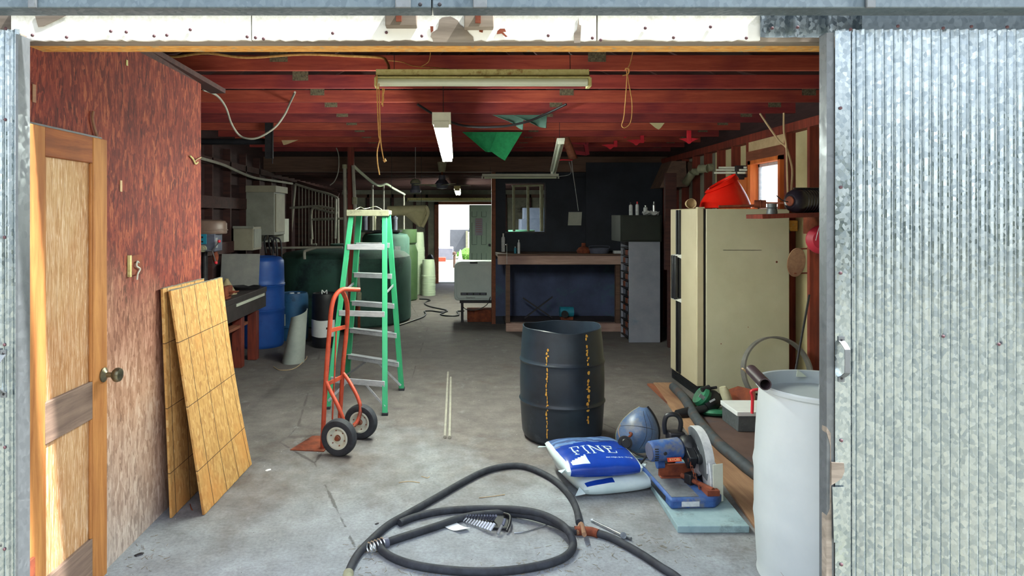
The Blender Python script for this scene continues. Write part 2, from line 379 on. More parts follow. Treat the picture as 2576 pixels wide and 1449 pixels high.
M['ply'] = wood('orange_plywood', 'c2571f', 'e0813c', 'Z', 6, dark='a94818')
M['lumber'] = wood('tan_lumber', '84604a', 'a98564', 'Y', 8, dark='6b4430')
M['lumber_red'] = wood('red_brown_lumber', '6c3b28', '93563c', 'Y', 8, dark='4c2519')
def emit(name, c, s):
    n = N(name); n.b.inputs['Emission Color'].default_value = lin(c); n.b.inputs['Emission Strength'].default_value = s
    return n.done(c, .4)
M['tube_on'] = emit('lit_tube', 'f4fbf0', 115.0)
M['tube_off'] = plain('unlit_tube_glass', 'c3cbb4', 'cdd5c0', 3, .2)
# ================================================================== SETTING
XL, XR, YF, YB = -2.85, 3.10, 2.45, 16.3
O0 = (0, 0, 0)
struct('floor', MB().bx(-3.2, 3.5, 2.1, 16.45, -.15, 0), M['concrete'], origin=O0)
g = N('ground'); f = g.noise(g.map((1, 1, 1)), 1.2, 8, .7); f2 = g.noise(g.map((1, 1, 1)), 30, 4, .7)
c_ = g.mix(g.ramp(f2, [(.3, 0.0), (.7, 1.0)]), '6f6a5d', '958f7f')
M['ground'] = g.done(g.mix(g.ramp(f, [(.55, 0.0), (.7, 1.0)]), c_, '707a48'), .9)
struct('ground', MB().bx(-40, 40, -40, 2.1, -.2, -.04), M['ground'], origin=O0)
struct('ground_rear', MB().bx(-40, 40, 16.45, 70, -.2, -.06), M['ground'], origin=O0)
# unseen belt of trees added behind the viewer to darken reflections in the metal doors
mb = MB()
def unseen_grove(u, v):
    x = -17+34*u; e_ = 1.0-abs(2*u-1)**6
    n1 = noise.noise(Vector((x*.35, v*2, 1.0))); n2 = noise.noise(Vector((x*1.3, v*5, 4.0)))
    return (x, -15+1.6*n1+.6*n2-1.8*v*v, -.1+(5.2+1.3*noise.noise(Vector((x*.3, 0, 9)))+.5*noise.noise(Vector((x*1.1, 0, 5))))*v*max(.15, e_))
mb.sheet(unseen_grove, 120, 24, 1.0)
M['unseen_grove'] = plain('unseen_tree_foliage', '1f2c1c', '3a4a30', 3, .9, bump=.5)
struct('unseen_tree_belt', mb, M['unseen_grove'], bpy.data.objects['ground'])
# left front partition (OSB), its rear return, and the long left wall behind it
mb = MB(); mb.bx(-1.66, -1.64, YF, 4.2, 0, 2.5); wl = struct('wall_left', mb, M['osb_wall'], origin=O0)
struct('plate', MB().bx(-1.75, -1.64, YF, 4.2, 2.5, 2.54), M['joist_dark'], wl)
mb = MB(); mb.bar((-1.7, 3.35, 2.56), (-1.62, 4.45, 2.50), .1, .03)
struct('brace', mb, M['joist_dark'], wl)
struct('wall_partition', MB().bx(XL, -1.66, 4.18, 4.2, 0, 2.5), M['darkwall'], origin=O0)
wlr = struct('wall_left_rear', MB().bx(XL-.14, XL-.09, YF, YB, 0, 3.0), M['darkwall'], origin=O0)
y = 4.6
while y < YB:
    struct('stud', MB().bx(XL-.09, XL, y-.02, y+.02, 0, 2.26 if y > 10 else 2.5), M['joist_dark'], wlr); y += .61
struct('top_plate', MB().bx(XL-.09, XL, 4.2, YB, 2.26, 2.34), M['joist_dark'], wlr)
for z_ in (1.2, 1.75): struct('girt', MB().bx(XL-.03, XL+.01, 6.0, 9.0, z_, z_+.14), M['joist_dark'], wlr)
# wall screws, loose strands, light streaks on the OSB
def chip(px, py, w_, h_, m):
    d = FPX*1.64/(VX-px); p = P(px, py, d)
    return build('chip', MB().box((-1.637, p.y, p.z), (.004, w_, h_)), m, wl, bevel=.001)
chip(303, 468, .018, .055, M['tan']); chip(318, 158, .016, .028, M['lamp_body']); chip(84, 235, .02, .07, M['lumber'])
def curl(pts, r=.004, m='lumber'):
    d = [FPX*1.63/(VX-a) for a, b in pts]
    return build('loose_strand', MB().tube([P(a, b, q) for (a, b), q in zip(pts, d)], r, 6), M[m], wl)
curl([(235, 280), (233, 300), (240, 330), (247, 355)], .006); curl([(478, 392), (486, 400), (492, 412), (498, 408)], .005, 'lamp_body'); curl([(488, 408), (497, 400), (506, 396)], .003, 'tan')
# switch box on the OSB wall
d = FPX*1.64/(VX-333); p = P(333, 667, d)
sb = thing('conduit_box', 'small brown metal box cover with a curled hook, screwed to the stained board wall', 'box', (-1.64, p.y, p.z))
mb = MB(); mb.bx(-1.64, -1.630, p.y-.045, p.y+.085, p.z-.052, p.z+.05); build('body', mb, M['rust'], sb, bevel=.004)
build('edge', MB().bx(-1.641, -1.627, p.y-.05, p.y-.032, p.z-.056, p.z+.052), M['lamp_body'], sb)
build('hook', MB().tube([(-1.626, p.y+.04, p.z+.01), (-1.62, p.y+.01, p.z+.018), (-1.62, p.y+.005, p.z-.005), (-1.62, p.y+.04, p.z-.022), (-1.622, p.y+.02, p.z-.045), (-1.626, p.y+.02, p.z-.075)], .004, 8), M['offwhite'], sb)
# wooden interior door in the partition
dr = bpy.data.objects.new('door_1', None); COL.objects.link(dr); dr.location = (-1.64, 2.74, 0); dr['kind'] = 'structure'; WM['door_1'] = Matrix.Translation(dr.location)
X0, X1 = -1.638, -1.60
struct('hinge_stile', MB().bx(X0, X1, 2.42, 2.55, .02, 2.0), M['door_stile'], dr, bevel=.004)
struct('lock_stile', MB().bx(X0, X1, 2.885, 3.0, .02, 2.0), M['door_stile'], dr, bevel=.004)
struct('top_rail', MB().bx(X0, X1-.002, 2.55, 2.885, 1.885, 2.0), M['door_rail_top'], dr, bevel=.004)
struct('mid_rail', MB().bx(X0, X1-.002, 2.55, 2.885, .76, .925), M['door_rail'], dr, bevel=.004)
struct('bottom_rail', MB().bx(X0, X1-.002, 2.55, 2.885, .02, .235), M['door_rail'], dr, bevel=.004)
struct('upper_panel', MB().bx(X0, X1-.016, 2.545, 2.89, .92, 1.89), M['door_panel'], dr)
struct('lower_panel', MB().bx(X0, X1-.016, 2.545, 2.89, .23, .765), M['door_panel'], dr)
for z0, z1 in ((.925, 1.885), (.235, .76)):
    for y0, y1 in ((2.55, 2.562), (2.873, 2.885)):
        struct('moulding', MB().bx(X1-.016, X1-.004, y0, y1, z0, z1), M['door_stile'], dr, bevel=.004)
struct('head_gap', MB().bx(X0-.001, X1-.025, 2.42, 3.0, 2.0, 2.012), M['iron'], dr)
kb = struct('door_knob', MB().lathe([(.0, 0), (.032, 0), (.033, .006), (.02, .012), (.012, .018), (.011, .04), (.022, .046), (.031, .056), (.033, .066), (.028, .078), (.012, .084), (0, .085)], (X1, 2.965, .935), (1, 0, 0), 28), M['brass'], dr)
struct('hinge', MB().bx(X1, X1+.012, 2.415, 2.47, .27, .37).cyl((X1+.012, 2.415, .265), (X1+.012, 2.415, .375), .008), M['rust'], dr, bevel=.002)
# right wall: studs, cream sheathing with a window hole
SX = XR+.09
mb = MB(); wy0, wy1, wz0, wz1 = 6.33, 6.95, 1.72, 2.2
mb.bx(SX, SX+.03, YF, wy0, 0, 2.5).bx(SX, SX+.03, wy1, 8.1, 0, 2.5).bx(SX, SX+.03, wy0, wy1, 0, wz0).bx(SX, SX+.03, wy0, wy1, wz1, 2.5)
wr = struct('wall_right', mb, M['cream'], origin=O0)
struct('sheathing_rear', MB().bx(SX, SX+.03, 8.1, YB, 0, 2.5), M['greywall'], wr)
struct('gable_strip', MB().bx(SX+.03, SX+.06, YF, YB, 0, 3.0), M['darkwall'], wr) if False else None
ys = [2.6, 3.2, 3.8, 4.4, 4.97, 5.38, 5.79, 6.2, 7.02]
y = 7.4
while y < 16: ys.append(y); y += .41
st0 = struct('stud', MB().bx(XR, SX, -.02, .02, 0, 2.44), M['stud'], None, origin=(0, 0, 0))
st0.parent = wr; st0.location = (0, ys[0], 0); del st0['kind']; WM[st0.name] = Matrix()
for y in ys[1:]:
    c = st0.copy(); COL.objects.link(c); c.parent = wr; c.location = (0, y, 0)
struct('top_plate', MB().bx(XR-.005, SX, YF, YB, 2.44, 2.52), M['stud'], wr)
struct('window_header', MB().bx(XR-.003, SX, 6.2, 7.02, 2.24, 2.34), M['lumber_red'], wr)
struct('header_board', MB().bx(XR+.01, XR+.02, 6.24, 7.0, 2.34, 2.44), M['tan'], wr)
# window
wi = bpy.data.objects.new('window_1', None); COL.objects.link(wi); wi.location = (XR, 6.64, wz0); wi['kind'] = 'structure'; WM['window_1'] = Matrix.Translation(wi.location)
struct('window_casing', MB().bx(XR-.005, SX+.02, wy1-.02, wy1+.04, wz0-.04, wz1+.04).bx(XR-.005, SX+.02, wy0-.04, wy0+.005, wz0-.04, wz1+.04).bx(XR-.005, SX+.02, wy0-.04, wy1+.04, wz1, wz1+.04).bx(XR-.03, SX+.02, wy0-.04, wy1+.04, wz0-.04, wz0), M['ply'], wi)
fr = struct('window_frame', MB().bx(SX-.01, SX+.02, wy1-.05, wy1-.02, wz0, wz1).bx(SX-.01, SX+.02, wy0, wy0+.03, wz0, wz1).bx(SX-.01, SX+.02, wy0, wy1, wz1-.03, wz1).bx(SX-.01, SX+.02, wy0, wy1, wz0, wz0+.03), M['alu'], wi)
gl = N('glass'); gl.b.inputs['Transmission Weight'].default_value = 1; gl.b.inputs['IOR'].default_value = 1.02; M['glass'] = gl.done('f4f8fa', .02)
struct('pane', MB().bx(SX+.003, SX+.006, wy0+.03, wy1-.05, wz0+.03, wz1-.03), M['glass'], wi)
struct('plywood_sheet', MB().bx(XR-.012, XR, 7.0, 7.75, 1.6, 2.07), M['ply'], wr)
# rear wall with door opening
DX0, DX1, DZ = -.50, .89, 1.95
mb = MB(); mb.bx(-2.95, DX0, YB, YB+.03, 0, 3.0).bx(DX1, SX+.03, YB, YB+.03, 0, 3.0).bx(DX0, DX1, YB, YB+.03, DZ, 3.0)
wb = struct('wall_back', mb, M['greywall'], origin=O0)
for x in (-2.8, -2.2, -1.6, -1.05, -.75, 1.2, 1.8, 2.4): struct('stud', MB().bx(x-.03, x+.03, YB-.09, YB, 0, 2.2), M['joist_dark'], wb)
struct('header', MB().bx(-2.85, 3.1, YB-.09, YB, 2.12, 2.2), M['beam'], wb)
d2 = bpy.data.objects.new('door_2', None); COL.objects.link(d2); d2.location = (.2, YB, 0); d2['kind'] = 'structure'; WM['door_2'] = Matrix.Translation(d2.location)
struct('door_frame', MB().bx(DX0-.06, DX0+.04, YB-.11, YB+.03, 0, DZ+.06).bx(DX1-.03, DX1+.05, YB-.11, YB+.03, 0, DZ+.06).bx(DX0-.06, DX1+.05, YB-.11, YB+.03, DZ, DZ+.08), M['lumber_red'], d2)
struct('threshold', MB().bx(DX0, DX1, YB-.05, YB+.15, 0, .03), M['alu'], d2)
M['doorgreen'] = plain('pale_green_door_paint', '8fa695', 'a0b5a4', 2, .5)
lf = struct('door_leaf', MB().bx(.30, .86, YB-.04, YB+.0, .02, DZ-.01), M['doorgreen'], d2)
M['groove'] = plain('door_groove', '56685c', '56685c', 2, .6)
for px0, px1, py0, py1 in ((1188, 1199, 532, 545), (1212, 1223, 532, 545), (1188, 1199, 560, 615), (1212, 1223, 560, 615), (1188, 1199, 637, 690), (1212, 1223, 637, 690)):
    a = P(px0, py0, YB-.04); b = P(px1, py1, YB-.04)
    struct('panel', MB().bx(a.x, b.x, YB-.048, YB-.039, b.z, a.z), [M['doorgreen']], lf, bevel=.003)
    struct('panel_groove', MB().bx(a.x-.014, a.x, YB-.043, YB-.039, b.z, a.z).bx(b.x, b.x+.008, YB-.043, YB-.039, b.z, a.z).bx(a.x-.01, b.x, YB-.043, YB-.039, b.z-.01, b.z), M['groove'], lf)
struct('door_knob', MB().lathe([(0, 0), (.03, 0), (.012, .01), (.012, .04), (.03, .05), (.025, .08), (0, .085)], (.80, YB-.04, .95), (0, -1, 0), 16), M['iron'], lf)
# front wall: header board over the opening, track, wall above and beside
HX0, HX1 = -1.75, 1.50
fw = struct('wall_front', MB().bx(-3.0, HX0, YF, YF+.12, 0, 3.6).bx(HX1, 3.25, YF, YF+.12, 0, 3.6).bx(HX0, HX1, YF, YF+.12, 2.42, 3.6), M['galv_flat'], origin=O0)
struct('header_plate', MB().bx(HX0, HX1, YF-.0, YF+.06, 2.303, 2.42), M['wood_grey'], fw)
struct('header_osb', MB().bx(HX0, HX1, YF+.06, YF+.15, 2.303, 2.42), M['osb_edge'], fw)
def hdr(x0, x1):
    mb = MB(); top = [(x1, YF-.012, 2.43), (x0, YF-.012, 2.43)]; bot = []; k = int((x1-x0)/.02)
    for i in range(k+1):
        x = x0+(x1-x0)*i/k; bot.append((x, YF-.012, 2.306+random.uniform(-.003, .004)))
    mb.prism(bot+top, (0, .012, 0)); return struct('painted_board', mb, M['header'], fw)
a = lambda px: (px-VX)*(YF-.012)/FPX
hdr(a(28), a(631)); hdr(a(634), a(1500)); hdr(a(1504), a(1912))
def patch(pts, m='wood_grey', nm='peeled_patch'):
    struct(nm, MB().prism([P(x, y, YF-.0145) for x, y in pts], (0, .0015, 0)), M[m], fw)
patch([(1090, 106), (1088, 98), (1083, 92), (1086, 82), (1100, 74), (1103, 64), (1105, 50), (1112, 44), (1133, 41), (1143, 46), (1152, 52), (1158, 62), (1172, 72), (1181, 84), (1190, 92), (1193, 107)])
patch([(1444, 108), (1444, 84), (1452, 74), (1455, 44), (1457, 62), (1462, 64), (1460, 107)])
patch([(1251, 78), (1258, 72), (1270, 72), (1273, 80), (1264, 80), (1277, 92), (1272, 93), (1262, 84), (1250, 86)], 'rust'); patch([(1205, 72), (1216, 72), (1214, 82), (1206, 80)], 'rust')
patch([(1082, 66), (1090, 66), (1090, 78), (1084, 82)], 'rust'); patch([(88, 40), (168, 38), (110, 66), (96, 68)])
for px0, px1, py0, py1 in ((969, 1048, 37, 65), (1168, 1242, 38, 69)):
    p0 = P(px0, py1, YF-.05); p1 = P(px1, py0, YF-.05)
    struct('track_block', MB().bx(p0.x, p1.x, YF-.05, YF-.012, p0.z, p1.z+.02), M['wood_grey'], fw, bevel=.003)
    struct('bracket', MB().bx(p0.x+.04, p0.x+.06, YF-.056, YF-.05, p0.z+.015, p1.z), M['rust'], fw)
scr = None
def screw(p, n_, parent, r=.007):
    global scr
    if scr is None:
        scr = MB().lathe([(0, -.0001), (r, 0), (r, .003), (r*.6, .0055), (0, .006)], (0, 0, 0), (0, -1, 0), 8)
        bm = scr.bm; me = bpy.data.meshes.new('screw'); bm.to_mesh(me); bm.free(); me.materials.append(M['screw']); scr = me
    o = bpy.data.objects.new('screw', scr); COL.objects.link(o); o.parent = parent; o.location = Vector(p)-WM[parent.name].to_translation()
    WM[o.name] = WM[parent.name]
M['screw'] = plain('purple_brown_screw', '4a3038', '5a3c42', 20, .6)
for px, py in ((82, 89), (168, 94), (318, 81), (388, 91), (420, 89), (622, 93), (643, 95), (663, 98), (972, 82), (1061, 91), (1379, 90), (1490, 96), (1511, 101), (1623, 71), (1694, 95), (1787, 68), (1877, 96), (279, 79), (479, 75), (837, 84)):
    screw(P(px, py, YF-.014), 0, fw, .006)
# patch of corrugated sheet and flashing at the right end of the header
mb = MB()
mb.sheet(lambda u, v: (a(1910)+(1.5-a(1910))*u, YF-.014-.006*max(0, math.cos(u*2*PI*3))**4, 2.315+.115*v), 60, 1, .0015)
struct('metal_patch', mb, M['galv'], fw)
for px, py in ((1942, 71), (2006, 69)): screw(P(px, py, YF-.022), 0, fw)
# door track
tr = struct('trim_1', MB().bx(-4.2, -.088, 2.24, 2.33, 2.363, 2.50).bx(-.085, 3.9, 2.24, 2.33, 2.363, 2.50), M['galv_flat'], origin=O0, bevel=.004)
for px0, px1 in ((994, 1033), (1190, 1225), (2180, 2203), (70, 90)):
    x0 = (px0-VX)*2.23/FPX; x1 = (px1-VX)*2.23/FPX
    struct('bracket', MB().bx(x0, x1, 2.228, 2.24, 2.36, 2.51), M['galv_trim'], tr, bevel=.003)
for px in (1057, 1106): struct('rivet', MB().lathe([(0, 0), (.007, 0), (.005, .004), (0, .005)], ((px-VX)*2.24/FPX, 2.24, EYE+534*2.24/FPX), (0, -1, 0), 12), M['iron'], tr)
# roof above the track so the eave is closed
# sliding doors (corrugated sheets)
def leaf(name, x0, x1, xe0, xe1):
    r = bpy.data.objects.new(name, None); COL.objects.link(r); r.location = ((x0+x1)/2, 2.36, 0); r['kind'] = 'structure'; WM[name] = Matrix.Translation(r.location)
    pitch = .0338
    def ribs(xa, xb):
        k = int((xb-xa)/pitch*14); m_ = MB()
        def fn(u, v):
            x = xa+(xb-xa)*u; return (x, 2.355-.0062*math.cos(2*PI*(x-x0)/pitch), .03+2.292*v)
        m_.sheet(fn, k, 1, .0012); return struct('corrugated_sheet', m_, M['galv'], r)
    return r, ribs
dl, ribs = leaf('door_3', -2.9, -1.568, 0, 0)
ribs(-2.9, -2.2); ribs(-2.2, -1.572)
mb = MB().bx(-1.572, -1.563, 2.335, 2.40, .03, 2.30); struct('edge_trim', mb, M['galv_trim'], dl)
struct('backing', MB().bx(-2.9, -1.575, 2.365, 2.40, .03, 2.31), M['wood_grey'], dl)
dr2, ribs = leaf('door_4', 1.355, 3.7, 0, 0)
XP = (2368-VX)*2.355/FPX
ribs(1.36, XP); ribs(XP+.001, 2.9); ribs(2.9, 3.7)
struct('flat_lap', MB().bx(1.352, 1.408, 2.346, 2.3475, .03, 2.315), M['galv'], dr2)
struct('edge_board', MB().bx(1.325, 1.352, 2.352, 2.40, .03, 2.31), M['galv_trim'], dr2)
struct('backing', MB().bx(1.352, 3.7, 2.366, 2.40, .03, 2.30), M['wood_grey'], dr2)
p = P(2100, 1190, 2.34); struct('exposed_wood', MB().prism([P(x, y, 2.343) for x, y in ((2092, 1163), (2123, 1165), (2125, 1185), (2118, 1203), (2106, 1212), (2092, 1221))], (0, .004, 0)), M['wood_grey'], dr2)
struct('bent_flap', MB().prism([P(x, y, 2.338) for x, y in ((2094, 1225), (2128, 1225), (2133, 1363), (2098, 1365))], (0, .0015, 0)), M['galv'], dr2)
struct('split_edge', MB().prism([P(x, y, 2.35) for x, y in ((2080, 1075), (2090, 1090), (2092, 1300), (2093, 1560), (2079, 1560), (2079, 1300), (2088, 1280), (2089, 1120), (2079, 1085))], (0, .03, 0)), M['wood_grey'], dr2)
for px, py in ((2139, 74), (2258, 66), (2372, 71), (2443, 67), (2533, 68), (2114, 272), (2115, 471), (2114, 687), (2116, 1108), (2116, 1420), (2372, 846), (2512, 866)): screw(P(px, py, 2.3455), 0, dr2)
for px, py in ((15, 72), (14, 301), (12, 597), (12, 867), (13, 1125), (12, 1381)): screw(P(px, py, 2.348), 0, dl)
def handle(px, py0, py1, parent, d_=2.345):
    p0 = P(px, py0, d_); p1 = P(px, py1, d_); L = p0.z-p1.z
    h = struct('pull_handle', MB().sheet(lambda u, v: (p0.x+(u-.5)*.02*(1+.1*math.cos(2*PI*v)), p0.y-.002-.036*min(1, max(0, math.sin(PI*min(1, max(0, (v-.1)/.8))))*1.8)**.8, p1.z+L*v), 4, 40, .003), M['galv_trim'], parent)
    for zz in (p1.z+.012, p0.z-.012): struct('mount_screw', MB().lathe([(0, 0), (.0045, 0), (.003, .003), (0, .0035)], (p0.x, p0.y-.003, zz), (0, -1, 0), 10), M['iron'], h)
handle(2116, 846, 960, dr2); handle(10, 880, 1000, dl)
# ------------------------------------------------------------------ ceiling: trusses and roof deck
ZC = EYE+.986
ce = struct('ceiling', MB().prism([(-3.05, 2.46, 2.78), (.15, 2.46, 3.45), (3.3, 2.46, 2.78), (3.3, 2.46, 2.84), (.15, 2.46, 3.51), (-3.05, 2.46, 2.84)], (0, 7.7, 0)), M['roofdeck'], origin=O0)
def truss():
    mb = MB(); mb.bx(-2.95, 3.22, -.019, .019, ZC, ZC+.1); mb.mi = 1  # top chords and webs: same wood, attic shade put into a darker colour
    for s in (-1, 1):
        xe = -2.95 if s < 0 else 3.2; mb.bar((xe, 0, 2.79), (.15, 0, 3.40), .038, .09)
    for a_, b_ in (((-1.9, ZC+.05), (-.95, 3.15)), ((-.95, 3.15), (-.6, ZC+.05)), ((-.6, ZC+.05), (.15, 3.38)), ((.15, 3.38), (.9, ZC+.05)), ((.9, ZC+.05), (1.25, 3.15)), ((1.25, 3.15), (2.2, ZC+.05))):
        mb.bar((a_[0], .004, a_[1]), (b_[0], .004, b_[1]), .034, .085, up=(0, 0, 1) if abs(a_[0]-b_[0]) > .5 else (1, 0, 0))
    return mb
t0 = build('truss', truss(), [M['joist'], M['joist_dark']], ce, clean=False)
t0.location = (0, 3.21, 0)
pm = None
def plates(t, yy):
    for x in (-1.2, .94, 3.02):
        mb = MB(); mb.bx(x-.06, x+.06, -.0215, -.019, ZC+.055, ZC+.14)
        o = build('nail_plate', mb, M['plate'], t); return_ = o
plates(t0, 0)
k = 3.82; kk = 0
while k < 10.0:
    tc = dup(t0, loc=(0, k, 0), parent=ce); k += .61; kk += 1
    tc.data = tc.data.copy(); tc.data.materials[0] = [M['joist'], M['joist2'], M['joist3'], M['joist'], M['joist3']][kk % 5]
struct('beam', MB().bx(XL-.09, SX, 9.95, 10.08, 2.33, 2.56), M['beam'], ce)
struct('rear_deck', MB().bx(-3.0, 3.3, 10.1, 16.4, 2.42, 2.46), M['roofdeck'], ce)
struct('step_board', MB().bx(-3.0, 3.3, 10.1, 10.13, 2.42, 3.4), M['roofdeck'], ce)
r0 = build('rear_joist', MB().bx(-2.94, 3.19, -.02, .02, 2.3, 2.38), M['joist_dark'], ce); r0.location = (0, 10.3, 0)
for i in range(1, 15):
    c = r0.copy(); COL.objects.link(c); c.parent = ce; c.location = (0, 10.3+.41*i, 0)
struct('wall_gable_left', MB().bx(-3.0, -2.97, YF, YB, 2.4, 3.0), M['darkwall'], origin=O0)
struct('wall_gable_right', MB().bx(SX+.03, SX+.05, YF, YB, 2.4, 3.0), M['darkwall'], origin=O0)
# ------------------------------------------------------------------ partition behind the bench
PX0 = .56; PY = 10.1
o1 = (P(1272, 462, PY), P(1370, 610, PY)); wx0, wx1, wz1_, wz0_ = o1[0].x, o1[1].x, o1[0].z, P(0, 583, PY).z
mb = MB(); mb.bx(PX0, wx0, PY, PY+.05, 0, 2.33).bx(wx1, SX, PY, PY+.05, 0, 2.33).bx(wx0, wx1, PY, PY+.05, 0, wz0_).bx(wx0, wx1, PY, PY+.05, wz1_, 2.33)
pw = struct('wall_bench', mb, M['navyhi'], origin=O0)
struct('lower_panel', MB().bx(PX0+.03, 2.5, PY-.012, PY, .12, 1.0), M['navy'], pw)
struct('upper_panel', MB().bx(1.95, 3.1, PY-.18, PY-.16, 1.1, 2.47), M['navyhi'], pw)
struct('post', MB().bx(PX0-.03, PX0+.03, PY-.03, PY+.06, 0, 2.33), M['lumber_red'], pw)
wf = bpy.data.objects.new('window_2', None); COL.objects.link(wf); wf.location = ((wx0+wx1)/2, PY, wz0_); wf['kind'] = 'structure'; WM['window_2'] = Matrix.Translation(wf.location)
struct('window_frame', MB().bx(wx0-.01, wx1+.01, PY-.02, PY+.06, wz1_, wz1_+.02).bx(wx1, wx1+.02, PY-.02, PY+.06, wz0_-.02, wz1_).bx(wx0-.01, wx1, PY-.02, PY+.06, wz0_-.02, wz0_), M['iron'], wf)
# ================================================================== LAMPS
def strip(name, label, a, b, w_, h_, tubes, lit, cat='light', body='offwhite', group=None, loc=None, z_top=None):
    """fluorescent strip from a to b (underside height), tubes hanging below the tray"""
    a, b = Vector(a), Vector(b); t = thing(name, label, cat, (a+b)/2, 0, group)
    d = (b-a).normalized(); s_ = d.cross(Vector((0, 0, 1))).normalized()
    mb = MB(); mb.bar(a+Vector((0, 0, h_/2+.03)), b+Vector((0, 0, h_/2+.03)), w_, h_)
    build('tray', mb, M[body], t, bevel=.003)
    n_ = tubes; offs = [0] if n_ == 1 else [-w_*.27, w_*.27]
    for o in offs:
        build('tube', MB().cyl(a+d*.03+s_*o+Vector((0, 0, .012)), b-d*.03+s_*o+Vector((0, 0, .012)), .015, seg=14), M['tube_on' if lit else 'tube_off'], t)
    for q, sg in ((a, 1), (b, -1)):
        build('socket', MB().bar(q+d*sg*.002-s_*w_*.42+Vector((0, 0, .018)), q+d*sg*.002+s_*w_*.42+Vector((0, 0, .018)), .02, .04), M[body], t, bevel=.002)
    return t, d, s_
# unlit fixture at the front: yellowed rusty housing with a single fat tube
a = P(948, 222, 3.78); b = P(1478, 222, 3.78)
t = thing('fluorescent_light', 'unlit yellowed shop light with rust spots, hanging level across the front under the joists', 'light', ((a.x+b.x)/2, 3.78, a.z))
build('housing', MB().bx(a.x, b.x, 3.73, 3.83, a.z+.066, a.z+.10), M['lamp_body'], t, bevel=.003)
build('reflector', MB().prism([(a.x, 3.735, a.z+.066), (a.x, 3.70, a.z+.05), (a.x, 3.70, a.z+.046), (a.x, 3.86, a.z+.046), (a.x, 3.86, a.z+.05), (a.x, 3.825, a.z+.066)], (b.x-a.x, 0, 0)), M['lamp_body'], t)
for x in (a.x, b.x): build('end_socket', MB().bx(x-.008, x+.012, 3.72, 3.80, a.z+.0, a.z+.05), M['lamp_body'], t, bevel=.002)
build('tube', MB().cyl((a.x+.012, 3.73, a.z+.024), (b.x-.012, 3.73, a.z+.024), .023, seg=20), M['tube_off'], t)
for x in (a.x+.1, b.x-.1): build('hanger', MB().tube([(x, 3.78, a.z+.10), (x, 3.79, ZC+.02)], .002, 5), M['iron'], t)
# lit strip running away from the camera
pa = Vector((-.094, 3.93, 2.185)); pb = Vector((-.094, 6.37, 2.185))
t, d, s_ = strip('fluorescent_light', 'lit two-tube strip light hanging lengthways below the joists, the nearer of the lit ones', pa, pb, .11, .055, 2, True, body='offwhite')
build('end_plate', MB().bx(-.15, -.038, 3.925, 3.93, 2.20, 2.275), M['offwhite'], t)
for y in (4.43, 6.26): build('chain', MB().tube([(-.094, y, 2.26), (-.094, y, ZC+.004)], .0025, 5), M['iron'], t)
t, d, s_ = strip('fluorescent_light', 'small lit two-tube strip light far back above the rear doorway', (0.0, 11.0, 2.085), (0.02, 13.2, 2.085), .11, .05, 2, True, body='lamp_body')
for y in (11.12, 12.76): build('chain', MB().tube([(0.01, y, 2.15), (0.01, y, 2.304)], .0025, 5), M['iron'], t)
t, d, s_ = strip('fluorescent_light', 'long unlit pale tube light fixed level above the rear doorway', P(1025, 507, 16.1), P(1240, 507, 16.1), .09, .06, 1, False, body='lamp_body')
for x in (-1.0, .7): build('bracket', MB().bx(x, x+.04, 16.12, 16.215, 2.05, 2.13), M['iron'], t)
t, d, s_ = strip('fluorescent_light', 'unlit slim tube light fixed level at the top of the dark bench wall', P(1213, 449, 9.85), P(1405, 449, 9.85), .06, .04, 1, False)
for x in (.5, 1.45): build('hanger', MB().tube([(x, 9.85, 2.29), (x, 9.9, 2.4)], .002, 5), M['iron'], t)
t, d, s_ = strip('fluorescent_light', 'unlit grey strip light hanging at a slant right of the green cloths', P(1411, 362, 6.6), P(1392, 438, 8.4), .08, .03, 1, False)
for q in (.15, .85):
    p = P(1411, 362, 6.6).lerp(P(1392, 438, 8.4), q); build('hanger', MB().tube([p+Vector((0, 0, .05)), (p.x, p.y, ZC)], .0025, 5), M['iron'], t)
# ================================================================== WORKBENCH SIDE (left)
t = thing('workbench', 'heavy dark workbench with thick red-brown legs along the left wall under the drill press', 'workbench', (-2.6, 7.2, 0))
M['bench'] = plain('dark_greasy_bench', '241d1e', '3a3030', 8, .6, dirt='6b5f55', dirt_at=.68)
build('worktop', MB().bx(-2.84, -2.32, 6.2, 8.0, .74, .80), M['bench'], t, bevel=.006)
build('apron', MB().bx(-2.37, -2.325, 6.25, 7.98, .56, .74), M['bench'], t, bevel=.004)
build('edge_strip', MB().bx(-2.325, -2.318, 6.9, 7.9, .70, .73), M['offwhite'], t)
build('shelf', MB().bx(-2.84, -2.36, 6.25, 7.4, .44, .47), M['lumber_red'], t)
for (x, y) in ((-2.40, 7.2), (-2.36, 7.6), (-2.78, 6.4), (-2.78, 7.8), (-2.40, 6.4)):
    build('leg', MB().bx(x-.055, x+.05, y-.055, y+.05, 0, .74 if x < -2.5 else .56), M['stud'], t, bevel=.005)
# drill press
t = thing('drill_press', 'old bench drill press with a brown belt cover and turquoise front plate', 'drill press', (-2.62, 6.95, .80))
hy = 6.95; X = lambda px: (px-VX)*hy/FPX; Z = lambda py: EYE-(py-VY)*hy/FPX
M['presscap'] = plain('brown_grey_press_cover', '6a564c', '7f6a5f', 8, .4); M['pressgrey'] = plain('grey_press_casting', '4d5060', '626678', 9, .5); M['teal'] = plain('turquoise_plate', '1a6f88', '2588a3', 6, .5)
mb = MB(); mb.lathe([(.0, 0), (.11, 0), (.115, .01), (.115, .035), (.12, .037), (.12, .045), (.115, .047), (.115, .11), (.105, .135), (.08, .147), (0, .15)], (X(520), hy, Z(588)), (0, 0, 1), 36, sx=1.85, sy=1.1); build('belt_cover', mb, M['presscap'], t)
build('head_casting', MB().bx(X(500), X(551), hy-.11, hy+.1, Z(632), Z(588)), M['pressgrey'], t, bevel=.01)
